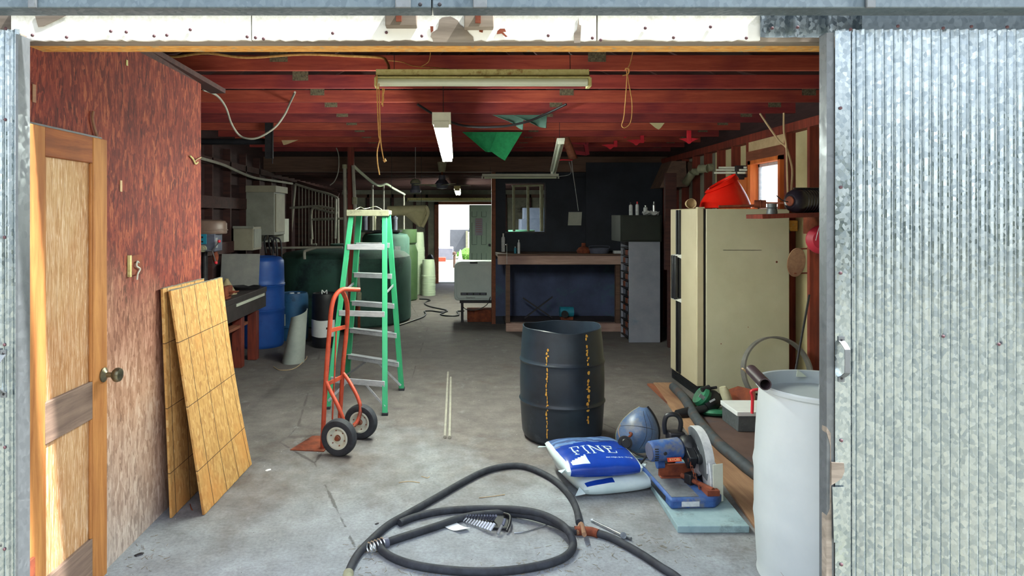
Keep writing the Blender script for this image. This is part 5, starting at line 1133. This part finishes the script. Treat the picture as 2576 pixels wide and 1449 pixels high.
# ================================================================== OVERHEAD: WIRES, CLOTH, HOOKS
def wire(name, label, pts, r, m, cat='wire', group=None): return solo(name, label, cat, MB().tube([P(*p) for p in pts], r, 7), M[m], group)
wire('electric_cable', 'yellow cable stapled in waves along the first joist behind the header', [(340, 128, 4.39), (400, 140, 4.39), (440, 143, 4.39), (520, 134, 4.39), (620, 145, 4.39), (760, 137, 4.39), (880, 141, 4.39), (958, 145, 4.39), (972, 155, 4.2), (978, 168, 3.95), (978, 178, 3.80)], .009, 'twine', 'cable')
wire('thin_wire', 'thin pale wire running from the yellow cable over the front light housing', [(976, 152, 4.3), (1010, 156, 4.3), (1040, 166, 4.1), (1090, 170, 3.9), (1130, 174, 3.79)], .003, 'twine')
wire('thin_wire', 'short curled wire end hanging down from the header above the front light', [(1083, 132, 4.38), (1078, 155, 4.38), (1060, 167, 4.38)], .003, 'twine')
t = thing('twine', 'long yellow twine dangling in strands from the left end of the front light', 'twine', P(955, 300, 3.68))
for pts in ([(948, 190, 3.70), (949, 250, 3.69), (953, 340, 3.69), (956, 348, 3.69), (949, 380, 3.69), (950, 410, 3.69), (955, 440, 3.69)], [(953, 210, 3.68), (955, 270, 3.68), (957, 345, 3.68), (962, 385, 3.68), (966, 402, 3.68)], [(962, 222, 3.66), (965, 250, 3.66), (960, 262, 3.66), (967, 225, 3.66)], [(966, 222, 3.67), (962, 240, 3.67), (963, 268, 3.67)]):
    build('strand', MB().tube([P(*p) for p in pts], .0035, 6), M['twine'], t)
build('knot', MB().lathe([(0, -.012), (.012, 0), (0, .014)], P(968, 404, 3.68), (.3, 0, 1), 8), M['twine'], t)
build('knot', MB().lathe([(0, -.02), (.006, 0), (0, .02)], P(956, 345, 3.69), (.2, 0, 1), 8), M['twine'], t)
t = thing('twine', 'knotted loop of thin twine hanging from the first joist right of the front light', 'twine', P(1575, 250, 4.2))
build('strand', MB().tube([P(1592, 130, 4.25), P(1585, 160, 4.22), P(1577, 178, 4.2), P(1577, 200, 4.2), P(1570, 290, 4.2), P(1564, 315, 4.2), P(1573, 321, 4.2), P(1587, 305, 4.2), P(1590, 260, 4.2), P(1582, 210, 4.2), P(1578, 185, 4.2)], .003, 6), M['twine'], t)
build('knot', MB().tube([P(1573, 176, 4.2), P(1575, 172, 4.19), P(1582, 174, 4.19), P(1580, 186, 4.2), P(1566, 190, 4.2)], .004, 6), M['twine'], t)
wire('electric_cable', 'black cable sagging under the joists behind the green cloths', [(1050, 262, 5.6), (1100, 292, 5.7), (1165, 316, 5.8), (1250, 319, 5.8), (1320, 308, 5.8), (1375, 286, 5.8), (1425, 262, 5.7)], .011, 'iron', 'cable')
wire('electric_cable', 'dusty grey cable hanging in a deep loop at the left above the workbench', [(512, 226, 5.0), (545, 240, 5.2), (568, 270, 5.5), (582, 310, 5.7), (600, 338, 5.8), (620, 348, 5.8), (650, 346, 5.8), (690, 322, 5.8), (715, 290, 5.8), (728, 262, 5.7), (742, 232, 5.2)], .009, 'pipe', 'cable')
wire('conduit', 'long thin grey conduit running along the top of the left wall', [(505, 398, 7.1), (560, 414, 7.8), (600, 432, 8.3), (640, 447, 9.0), (690, 455, 9.95), (735, 462, 11.0)], .018, 'pipe', 'conduit')
wire('electric_cable', 'thin pale wire drooping from a joist left of the step ladder', [(846, 372, 9.28), (852, 392, 9.28), (851, 430, 9.28), (842, 455, 9.28), (830, 466, 9.28)], .007, 'pipe', 'cable')
solo('steel_channel', 'dark vertical steel channel with a pale edge hanging from the joists, left side', 'channel', MB().bx(-2.14, -2.06, 7.3, 7.36, 2.3, 2.85).bx(-2.06, -2.05, 7.29, 7.3, 2.24, 2.82), M['iron'])
solo('stove_pipe', 'thick black pipe running level from the left wall to the hanging channel', 'pipe', MB().cyl((-2.94, 7.42, 2.50), (-2.10, 7.42, 2.50), .035), M['black'])
solo('tan_card', 'tan triangular card tucked over a joist on the left, right of the hanging channel', 'card', MB().prism([P(708, 353, 8.0), P(750, 352, 8.0), P(722, 363, 8.0), P(713, 365, 8.0)], (0, .006, 0)), M['tan'])
solo('tan_card', 'tan triangular card tucked between joists above the red hooks', 'card', MB().prism([P(1634, 309, 6.85), P(1672, 309, 6.85), P(1662, 322, 6.85), P(1657, 326, 6.85), P(1650, 322, 6.85)], (0, .006, 0)), M['cream'])
t = thing('green_cloth', 'bright green pointed cloths tucked side by side over a joist in the centre', 'cloth', P(1240, 340, 7.4))
def tri(pts, d, m, nm, par, bend=.05):
    ps = [Vector(P(x, y, d)) for x, y in pts]
    def fn(u, v):
        a_ = ps[0].lerp(ps[1], u); b_ = ps[-1].lerp(ps[-2], u) if len(ps) > 3 else ps[2]
        q = a_.lerp(b_, v); return q+Vector((0, bend*math.sin(PI*u)*v, 0))
    return build(nm, MB().sheet(fn, 8, 8, .006), M[m], par)
tri([(1163, 332), (1263, 332), (1236, 382), (1222, 381)], 7.45, 'green', 'cloth_point', t)
tri([(1250, 332), (1314, 332), (1270, 404), (1232, 378)], 7.40, 'green', 'cloth_point', t)
t = thing('green_cloth', 'dull dark green pointed cloth behind the bright green ones, one joist nearer', 'cloth', P(1300, 300, 6.2))
tri([(1238, 289), (1318, 289), (1315, 327), (1290, 308)], 6.20, 'greendark', 'cloth_point', t)
tri([(1290, 289), (1376, 289), (1374, 322), (1345, 313)], 6.17, 'greendark', 'cloth_point', t)
def sweep(px, py0, py1, d, wpx, label, m='redplastic', two=False):
    t = thing('hanging_hook', label, 'hook', P(px, py1, d), 0)
    wd = wpx*d/FPX; c_ = P(px, py1, d); top = P(px, py0, d).z
    off = .3*wd if two else 0
    build('stem', MB().bx(c_.x+off-.022, c_.x+off+.022, d-.02, d+.02, c_.z+.03, ZC+.01), M[m], t, bevel=.004)
    if two: build('stem', MB().bx(c_.x-.42*wd-.015, c_.x-.42*wd+.015, d+.12, d+.15, c_.z+.11, ZC+.01), M[m], t, bevel=.004)
    h_ = wd*.33
    pts = [(-.5, .75), (-.28, .85), (0, .9), (.28, .85), (.5, .75), (.3, .55), (.14, .3), (.06, .06), (0, 0), (-.06, .06), (-.14, .3), (-.3, .55)]
    build('foot', MB().prism([(c_.x+a*wd, d-.015, c_.z+b*h_) for a, b in pts], (0, .02, 0)), M[m], t, bevel=.003)
sweep(1733, 327, 362, 7.55, 50, 'bright red anchor-shaped hook hanging from the joists, rightmost of the red hooks')
sweep(1600, 330, 366, 8.05, 50, 'red anchor-shaped hook with two stems, second from the right of the red hooks', two=True)
sweep(1535, 345, 376, 8.6, 44, 'dim red anchor-shaped hook with two stems, left of the brighter red hooks', two=True)
solo('hanging_bracket', 'dark red C-shaped bracket hanging from the joists right of the slanted light', 'bracket', MB().bar(P(1438, 357, 8.9), P(1472, 361, 8.9), .03, .05).bar(P(1472, 358, 8.9), P(1478, 390, 8.9), .05, .05, up=(0, 1, 0)).bar(P(1438, 383, 8.9), P(1476, 387, 8.9), .03, .05).bar(P(1474, 360, 8.9), (P(1474, 360, 8.9).x, 8.8, ZC), .03, .03, up=(0, 1, 0)), plain('deep_red_paint', '8c1a2c', 'a82238', 5, .5))
solo('bamboo_pole', 'short brown capped pole hanging beside the slanted grey light', 'pole', MB().cyl(P(1420, 340, 8.2), P(1443, 402, 8.2), .045, .055, 16), M['lumber_red'])
solo('band', 'thin red strap tying the brown pole to the slanted light', 'strap', MB().tube([P(1404, 404, 8.1), P(1415, 402, 8.1), P(1440, 403, 8.1)], .008, 6), M['redplastic'])
wire('pull_string', 'thin white cord hanging from the brown pole down the dark wall to the note', [(1438, 404, 8.2), (1442, 440, 8.8), (1448, 480, 9.6), (1455, 530, 10.02)], .006, 'label', 'cord')
wire('pull_string', 'thin pale cord curving from the brown pole to the level bench light', [(1432, 408, 8.2), (1437, 430, 8.8), (1430, 440, 9.4), (1405, 444, 9.82)], .005, 'label', 'cord')
# ceiling fan
t = thing('ceiling_fan', 'old ceiling fan with a pale bell cover and dark motor, far back', 'fan', P(1113, 440, 9.31))
fx = P(1112, 0, 9.31).x; Zf = lambda py: EYE-(py-VY)*9.31/FPX
build('canopy', MB().lathe([(0, Zf(433)), (.03, Zf(433)), (.05, Zf(428)), (.062, Zf(412)), (.065, Zf(408)), (.01, Zf(407)), (.01, ZC+.004), (0, ZC+.004)], (fx, 9.31, 0), seg=24), M['cap'], t)
build('down_rod', MB().cyl((fx, 9.31, Zf(432)), (fx, 9.31, Zf(442)), .012), M['rust'], t)
build('motor', MB().lathe([(0, Zf(476)), (.07, Zf(474)), (.085, Zf(468)), (.10, Zf(462)), (.075, Zf(456)), (.05, Zf(452)), (.045, Zf(441)), (0, Zf(440))], (fx, 9.31, 0), seg=28), M['pressgrey'], t)
for k in range(4):
    a_ = k*PI/2+.35; dv = Vector((math.cos(a_), math.sin(a_), 0)); c_ = Vector((fx, 9.31, Zf(466)))
    build('blade', MB().bar(c_+dv*.10, c_+dv*.42, .11, .006, up=(.08*dv.y, -.08*dv.x, 1)), M['cap'], t, bevel=.002)
t = thing('lantern', 'grey hanging lantern with a domed top, on a thin wire left of the ceiling fan', 'lantern', P(1045, 480, 9.31))
lx = P(1045, 0, 9.3).x
build('hood', MB().lathe([(.075, Zf(462)), (.07, Zf(456)), (.045, Zf(451)), (0, Zf(449))], (lx, 9.31, 0), seg=20, closed=False), M['cap'], t)
build('body', MB().lathe([(0, Zf(485)), (.075, Zf(485)), (.078, Zf(478)), (.06, Zf(474)), (.055, Zf(464)), (.075, Zf(462)), (0, Zf(462))], (lx, 9.31, 0), seg=20), M['pressgrey'], t)
build('wire', MB().tube([(lx, 9.31, Zf(450)), (lx, 9.31, ZC+.01)], .003, 5), M['label'], t)
# post and pipes behind the ladder
struct('post', MB().bx(-1.55, -1.465, 9.28, 9.36, 0, ZC), M['stud'], ce)
def pp(pts): return MB().tube([P(*p) for p in pts], .019, 10, smooth=False)
t = thing('pvc_pipe', 'straight dusty white pipe standing left of the red-brown post behind the ladder', 'pipe', P(870, 600, 9.2))
build('pipe', MB().cyl(P(867, 417, 9.2), (P(872, 0, 9.2).x, 9.2, 0), .026), M['pipe'], t); build('cap', MB().cyl(P(867, 414, 9.2), P(867, 424, 9.2), .034), M['cap'], t)
t = thing('pvc_pipe', 'dusty white pipe with couplings running down behind the ladder to the big tank', 'pipe', P(900, 600, 9.22))
build('pipe', MB().cyl(P(888, 416, 9.22), P(903, 750, 9.22), .024), M['pipe'], t)
for py in (505, 555, 655, 745): q = (py-416)/334; c_ = P(888+15*q, py, 9.22); build('coupling', MB().cyl(c_+Vector((0, 0, -.05)), c_+Vector((0, 0, .05)), .036), M['cap'], t)
build('valve', MB().cyl(P(903, 755, 9.22), (P(903, 0, 9.22).x, 9.22, 0), .02), M['rust'], t)
wire('conduit', 'pale bent conduit sweeping down to the right from the top of the white pipes', [(890, 418, 9.25), (912, 438, 9.4), (940, 461, 9.7), (956, 467, 10.2), (972, 463, 10.9), (990, 474, 11.7), (1018, 489, 12.8)], .021, 'tube_off', 'conduit')
for px, y0, d, nm, lb in ((937, 466, 11.8, 'pvc_pipe', 'grey vertical pipe left of the rolled tarp above the tanks'), (965, 464, 11.95, 'pvc_pipe', 'thin pale vertical pipe meeting the bend of the conduit'), (1016, 489, 12.85, 'pvc_pipe', 'thin vertical pipe under the right end of the bent conduit')):
    solo(nm, lb, 'pipe', MB().cyl(P(px, y0, d), (P(px, 0, d).x, d, 1.40 if d < 12.2 else 0), .02 if px < 950 else .016, seg=10), M['pipe'])
t = thing('pipe_rack', 'tangle of thin dusty pipes and upright wires hung against the left rear wall', 'pipe rack', P(790, 620, 11.6))
for pts in ([(743, 463, 11.4), (727, 640, 11.4)], [(743, 463, 11.4), (790, 478, 11.4), (825, 487, 11.4), (850, 498, 11.4)], [(850, 498, 11.4), (851, 620, 11.4)], [(729, 523, 11.3), (760, 521, 11.3), (800, 519, 11.3), (847, 527, 11.3)], [(785, 602, 11.3), (784, 529, 11.3), (805, 527, 11.3), (830, 534, 11.3), (850, 535, 11.3)], [(785, 552, 11.3), (865, 550, 11.3)], [(845, 500, 11.2), (843, 600, 11.2)], [(783, 600, 11.3), (783, 615, 11.3), (797, 615, 11.3)]):
    build('pipe', MB().tube([P(*p) for p in pts], .021, 8, n=4, smooth=len(pts) > 3), M['pipe'], t)
for i in range(12):
    px = 752+i*8.3; build('wire', MB().cyl(P(px, 466+i*2.4, 11.55), P(px, 618, 11.55), .0055, seg=5), M['pipe'], t)
build('mount_board', MB().bar(P(700, 640, 11.7), P(868, 640, 11.7), .04, .06), M['joist_dark'], t)
build('mount_board', MB().bar(P(735, 456, 11.7), P(852, 492, 11.7), .04, .08), M['joist_dark'], t)
build('back_board', MB().prism([P(742, 460, 11.72), P(868, 500, 11.72), P(868, 640, 11.72), P(742, 640, 11.72)], (0, .012, 0)), M['joist_dark'], t)
build('leg', MB().bx(-2.80, -2.76, 11.72, 11.76, 0, 1.2).bx(-2.04, -2.0, 11.72, 11.76, 0, 1.0), M['joist_dark'], t)
t = thing('pvc_pipe', 'level white pipe with a short drop leg above the huge green tank', 'pipe', P(765, 624, 9.3))
build('pipe', MB().cyl(P(672, 624, 9.45), P(862, 622, 9.3), .017), M['pipe'], t); build('drop', MB().tube([P(795, 623, 9.35), P(772, 630, 9.35), P(766, 634, 9.35), P(766, 652, 9.35)], .02, 10, n=3), M['pipe'], t)
# pumps on the tank board
for x, r_, h, m, lb in ((-1.72, .05, .34, 'pressgrey', 'grey filter canister standing at the left on the board over the tanks'), (-1.55, .035, .30, 'cap', 'slim pale canister second from the left on the board over the tanks'), (-1.36, .06, .22, 'iron', 'dark pump body with a pale label on the board over the tanks'), (-1.16, .045, .28, 'pressgrey', 'grey canister at the right end of the board over the tanks')):
    t = thing('filter_canister' if m != 'iron' else 'water_pump', lb, 'pump', (x, 12.25, 1.40))
    build('body', MB().lathe([(0, 0), (r_, 0), (r_, h*.7), (r_*1.15, h*.72), (r_*1.15, h*.85), (r_*.5, h*.9), (r_*.5, h), (0, h)], (x, 12.25, 1.40), seg=18), M[m], t)
    if m == 'iron': build('label', MB().bx(x-.04, x+.04, 12.25-r_-.004, 12.25-r_+.002, 1.45, 1.52), M['label'], t)
# rolled tarp
t = thing('rolled_tarp', 'cream rolled tarp with a hanging pointed flap, tied up right of the ladder top', 'tarp', P(1030, 530, 9.3))
build('roll', MB().cyl(P(975, 531, 9.3), P(1074, 528, 9.3), .072, .07, 22), M['tarp'], t)
build('flap', MB().sheet(lambda u, v: P(1018, 540, 9.25).lerp(P(1072, 524, 9.22), u).lerp(P(1052, 570, 9.22).lerp(P(1065, 571, 9.18), u), v)+Vector((0, -.03*math.sin(6*u), 0)), 12, 8, .006), M['tarp'], t)
build('flap_edge', MB().tube([P(1072, 520, 9.2), P(1077, 535, 9.2), P(1070, 555, 9.2), P(1062, 571, 9.2)], .025, 8), M['tarp'], t)
for px in (985, 1060): build('cord', MB().tube([P(px, 525, 9.3), (P(px, 525, 9.3).x, 9.31, ZC+.005)], .003, 5), M['iron'], t)
# ================================================================== RIGHT WALL ITEMS
t = thing('wall_shelf', 'thick dark red plank shelf on the right wall, jutting in front of the refrigerator', 'shelf', (2.85, 5.45, 1.63))
Ms = Matrix.Translation((2.48, 5.45, 1.632)) @ Matrix.Rotation(-math.radians(2.0), 4, 'Y')
build('plank', MB(Ms).bx(0, .70, -.12, .18, 0, .036), M['stud'], t, bevel=.003)
build('bracket', MB().bx(3.06, 3.10, 5.40, 5.8, 1.50, 1.645), M['rust'], t)
t = thing('motor_canister', 'black ribbed cylinder motor with a rusty end hole, lying on the wall shelf', 'motor', (2.9, 5.5, 1.68))
M['glossblack'] = plain('glossy_black_case', '1a171f', '2a2530', 12, .3, dirt='4a2c2c', dirt_at=.66)
c0 = Vector((2.76, 5.40, 1.778)); axv = Vector((.93, .34, .02)).normalized()
bd = build('body', MB().lathe([(0, -.03), (.04, -.03), (.045, -.02), (.06, -.025), (.085, -.005), (.098, .03), (.10, .05), (.10, .33), (.09, .345), (0, .35)], c0, axv, 36), M['glossblack'], t)
for k in range(9): build('rib', MB().lathe([(.100, -.004), (.105, 0), (.100, .004), (.097, 0)], c0+axv*(.07+k*.03), axv, 30, closed=True), M['glossblack'], bd)
build('end_boss', MB().lathe([(0, -.034), (.038, -.034), (.042, -.028), (0, -.02)], c0, axv, 24), M['rust'], t)
build('strap', MB().tube([c0+axv*q+Vector((0, -.02, .104)) for q in (-.0, .1, .22, .32)], .006, 6), M['black'], t)
build('lead', MB().tube([c0+Vector((-.02, 0, -.01)), c0+Vector((-.08, 0, .005)), c0+Vector((-.13, .0, .045))], .004, 6), M['black'], t)
q = on(1942, 5.42, 1.672)
solo('tin_pot', 'small grey ridged pot standing on the wall shelf left of the black motor', 'pot', MB().lathe([(0, 0), (.042, 0), (.042, .02), (.036, .045), (.040, .05), (.036, .055), (.038, .085), (0, .088)], q, seg=24), M['galv_trim'])
t = thing('plastic_hood', 'bright red glossy plastic hood standing upturned on top of the refrigerator', 'plastic hood', (2.52, 6.3, 1.72))
M['redgloss'] = plain('glossy_red_plastic', 'f01c10', 'ff3020', 3, .25); M['redgloss'].node_tree.nodes['Principled BSDF'].inputs['Subsurface Weight'].default_value = .25
bl, br_, tl, tr_ = P(1762, 523, 6.2), P(1888, 523, 6.2), P(1783, 480, 6.25), P(1846, 443, 6.25)
def rb(u, v):
    a_ = 2*PI*u; cb = (bl+br_)/2; ct = (tl+tr_)/2; vb = (br_-bl)/2; vt = (tr_-tl)/2
    cc = cb.lerp(ct, v); vv = vb.lerp(vt, v)*(1+.10*math.sin(PI*v)); return cc+vv*math.cos(a_)+Vector((0, .17-.07*v, 0))*math.sin(a_)+Vector((0, .0, 0))
build('hood', MB().sheet(rb, 48, 12, .004), M['redgloss'], t, ang=60)
build('rim', MB().tube([rb(k/32, 1.0)+Vector((0, 0, .0)) for k in range(32)], .006, 6, n=1, closed=True), M['redgloss'], t)
build('collar', MB().sheet(lambda u, v: rb(u, .86+.16*v)+((rb(u, .9)-(bl+br_+tl+tr_)/4)*.10), 48, 3, .004), M['redgloss'], t, ang=60)
t = thing('cup', 'round cream cup lying on its side at the left front of the refrigerator top', 'cup', P(1742, 523, 6.1))
c_ = P(1742, 512, 6.08); c_.z = 1.726+.045
build('body', MB().shell([(.035, 0), (.045, .09), (.047, .09), (.037, -.002)], c=c_+Vector((0, .09, 0)), axis=(-.1, -1, 0), seg=28), M['tan'], t); build('base', MB().lathe([(0, 0), (.044, 0), (.044, .004), (0, .004)], c_+Vector((0, .06, 0)), (-.1, -1, 0), 24), M['tan'], t)
solo('drive_shaft', 'dark steel shaft with a fat roller, bridging from the refrigerator top to the shelf', 'shaft', MB().cyl((2.40, 6.02, 1.742), (2.71, 5.98, 1.750), .012).cyl((2.71, 5.98, 1.765), (2.80, 5.95, 1.765), .036).lathe([(.036, 0), (.042, .004), (.036, .008)], (2.755, 5.965, 1.765), (1, -.3, 0), 20, closed=True).cyl((2.80, 5.95, 1.775), (2.86, 5.6, 1.765), .008), M['rust'], bevel=.002)
t = thing('louvre_stack', 'stack of white louvred strips fixed to the right wall above the refrigerator', 'louvre', P(1850, 430, 7.1))
for k, (x0, x1, py) in enumerate(((1812, 1897, 422), (1806, 1884, 428), (1801, 1880, 435))):
    build('strip', MB().bar(P(x0, py, 7.3-.0*k), P(x1, py, 7.0), .08, .022, up=(0, 0, 1)), M['offwhite'], t, bevel=.003)
build('bracket', MB().bx(3.0, 3.11, 7.05, 7.09, 2.05, 2.2), M['iron'], t)
for (x0, y0, x1, y1, d, r_, lb) in ((1760, 425, 1782, 424, 8.3, .055, 'short fat silver duct joint on the right wall'), (1724, 462, 1742, 435, 8.6, .05, 'pale bent flue pipe on the right wall left of the silver duct')):
    solo('flue_pipe', lb, 'pipe', MB().cyl(P(x0, y0, d), P(x1, y1, d-.1), r_).cyl(P(x1, y1-2, d-.1), P(x1+14, y1-3, d-.1), r_*.9).cyl(P(x1, y1, d-.1), (3.13, d+.1, P(x1, y1, d).z), .02), M['cap'])
solo('duct_hood', 'dusty brown sheet metal hood in the corner above the dark green cabinet', 'duct', MB().prism([P(1660, 472, 9.0), P(1690, 405, 9.0), P(1725, 405, 8.9), P(1730, 470, 8.9)], (0, .45, 0)).cyl(P(1740, 425, 8.9), (3.14, 8.9, P(0, 425, 8.9).z), .10), M['beam'])
t = thing('sanding_block', 'flat yellow sanding block strapped to the red stud under the shelf', 'block', P(1993, 570, 6.1))
build('body', MB().bx(3.095, 3.165, 6.10, 6.16, 1.53, 1.625), M['lumber'], t, bevel=.004) if False else build('body', MB().bx(3.085, 3.17, 6.10, 6.175, 1.515, 1.615), M['osb_edge'], t, bevel=.006)
build('strap', MB().tube([(3.08, 6.09, 1.64), (3.075, 6.09, 1.56), (3.09, 6.09, 1.50)], .006, 6), M['black'], t)
t = thing('paddle', 'round tan wooden paddle hanging in the wall bay right of the refrigerator', 'paddle', P(2005, 660, 5.9))
c_ = P(2003, 660, 5.9); build('face', MB().lathe([(0, -.006), (.075, -.006), (.078, 0), (.075, .006), (0, .006)], c_, (.15, 1, 0), 36, sx=1, sy=1.7), M['lumber'], t)
build('peg', MB().cyl(c_+Vector((-.02, 0, -.10)), c_+Vector((.13, 0, -.095)), .007), M['rust'], t); build('peg', MB().cyl(c_+Vector((.0, 0, .12)), c_+Vector((.13, 0, .125)), .007), M['rust'], t)
t = thing('float', 'dull red round float hanging on the stud, half hidden by the metal door', 'float', P(2064, 603, 5.55))
build('body', MB().lathe([(0, -.05), (.08, -.045), (.12, -.01), (.12, .01), (.08, .045), (0, .05)], P(2066, 603, 5.5), (-.2, -1, 0), 30), plain('dull_red_plastic', 'a51f35', 'bb2c42', 5, .5), t)
build('string', MB().tube([P(2070, 548, 5.46), P(2060, 575, 5.42), P(2052, 605, 5.42)], .003, 5), M['label'], t)
for k, pts in enumerate(([(1912, 286, 6.2), (1935, 320, 6.1), (1960, 355, 6.05), (1978, 372, 6.02), (1990, 410, 6.0), (1993, 440, 6.0), (1988, 500, 5.95)], [(1972, 284, 6.0), (1972, 330, 6.0), (1978, 370, 5.98), (1980, 430, 5.98), (1982, 500, 5.95)])):
    wire('electric_cable', ['tan cable dropping slantwise from a joist to the right wall window', 'tan cable dropping straight down beside the right wall window'][k], pts, .009, 'tan', 'cable')
solo('plate_cover', 'small grey metal cover screwed at the top of the right wall bay beside the door', 'plate', MB().bx(3.15, 3.17, 5.45, 5.7, 2.30, 2.42), M['galv_trim'])
# things seen through the bench wall window and bars
for px, r_ in ((1292, .022), (1328, .022), (1362, .03)): struct('window_bar', MB().cyl(P(px, 468, 10.17), P(px+1, 582, 10.17), r_, seg=10), M['cap'], wf)
struct('window_bar', MB().cyl(P(1288, 468, 10.17), P(1366, 466, 10.17), .018, seg=10), M['cap'], wf)
solo('teal_tank', 'pale teal tub seen through the bench wall opening', 'tub', MB().lathe([(0, 0), (.2, 0), (.24, 1.36), (.25, 1.40), (0, 1.40)], (P(1312, 0, 12.2).x, 12.2, 0), seg=28), plain('pale_teal', '5fa88c', '7bc0a4', 4, .5))
solo('brown_crate', 'brown crate seen at the right through the bench wall opening', 'crate', MB().bx(1.50, 1.95, 12.0, 12.5, 0, 1.34), M['rust'], bevel=.01)
solo('blue_carton', 'slate blue carton on a dark stand seen through the bench wall opening', 'carton', MB().bx(1.36, 1.85, 13.3, 13.7, 1.60, 1.83).bx(1.30, 1.90, 13.3, 13.9, 0, 1.60), plain('slate_blue', '5b6680', '717c96', 4, .6), bevel=.005)
t = thing('door_notice', 'faded pink and blue notice sheet taped on the pale green rear door', 'notice', P(1205, 570, YB-.06))
a_, b_ = P(1195, 549, YB-.055), P(1214, 592, YB-.055)
build('sheet', MB().bx(a_.x, b_.x, YB-.06, YB-.048, b_.z, a_.z), plain('pale_notice', '8f8c98', 'a09ca8', 3, .7), t)
for k in range(7): build('print_line', MB().bx(a_.x+.02, b_.x-.02, YB-.0615, YB-.0605, a_.z-.03-.052*k, a_.z-.015-.052*k), plain('faded_red_print', 'a36a72', 'a8787e', 5, .7) if k == 0 else bpy.data.materials['faded_red_print'], t)
# ================================================================== OUTSIDE THE REAR DOOR
M['shed'] = plain('grey_shed_wall', '54585f', '6a6e76', 1, .8); M['leaf'] = plain('green_leaves', '3f7a24', '79b046', 30, .8)
t = thing('storage_shed', 'tall grey flat-roofed shed outside beyond the rear doorway', 'building', (1.2, 32, -.06))
sx0, sx1 = P(1132, 0, 30).x, P(1190, 0, 30).x
build('wall', MB().bx(sx0, sx1+3, 30, 33, 1.0, EYE+(545-580)*-1*0+1.0-.98+.98), M['shed'], t) if False else build('wall', MB().bx(sx0, sx0+.75, 30, 34, -.06, 1.05), M['shed'], t)
build('side_wall', MB().bx(sx0-.0, sx0+.2, 34, 36, -.06, 1.0), M['greywall'], t); build('canopy', MB().bx(sx0+.75, sx1+3, 30, 34, .95, 1.05), M['shed'], t); build('post', MB().bx(sx0+.72, sx0+.82, 29.9, 30.0, -.06, 1.0), M['cap'], t)
random.seed(4); mb = MB()
for i in range(1400):
    p0 = Vector((random.uniform(-.10, 2.6), random.uniform(26, 27), random.uniform(-.04, .0)))
    th = random.uniform(0, PI); ph = random.uniform(0, 2*PI); R_ = random.uniform(.85, 1.0)
    cx_ = 1.3; q = Vector((cx_+1.45*R_*math.sin(th)*math.cos(ph), 26.6+.7*R_*math.sin(th)*math.sin(ph), .06+.40*abs(math.cos(th))*R_-.1*random.random()))
    n1 = Vector((random.uniform(-1, 1), random.uniform(-1, 1), random.uniform(-1, 1))).normalized(); n2 = n1.orthogonal().normalized(); s_ = random.uniform(.03, .07)
    mb.geom([q-n1*s_, q+n2*s_*.5, q+n1*s_, q-n2*s_*.5], [(0, 1, 2, 3)])
mb.lathe([(0, -.06), (1.2, -.06), (1.3, .15), (1.0, .38), (0, .44)], (1.3, 26.6, 0), seg=20, sy=.5)
solo('hedge', 'bright green low hedge outside to the right in the rear doorway', 'hedge', mb, M['leaf'], clean=False)
solo('garden_cone', 'small white pointed cone outside in front of the green hedge', 'cone', MB().lathe([(.16, 0), (.16, .03), (.10, .04), (.02, .5), (0, .5)], (P(1158, 0, 24).x, 24, -.06), seg=16), M['white'])
solo('dumpster', 'grey blue container outside at the left in the rear doorway', 'container', MB().bx(P(1085, 0, 26).x, P(1140, 0, 26).x, 26, 27.5, -.06, .40), M['cabgrey'], bevel=.02)
solo('low_block', 'low red block outside in front of the grey blue container', 'block', MB().bx(P(1088, 0, 25).x, P(1121, 0, 25).x, 25, 25.3, -.06, .09), M['orange'], bevel=.01)
solo('gate_post', 'short brown post with a lamp, outside in the middle of the rear doorway', 'post', MB().cyl((P(1143, 0, 22).x, 22, -.06), (P(1143, 0, 22).x, 22, .35), .04).lathe([(0, 0), (.06, .02), (.06, .1), (0, .14)], (P(1143, 0, 22).x, 22, .35), seg=12), M['beam'])
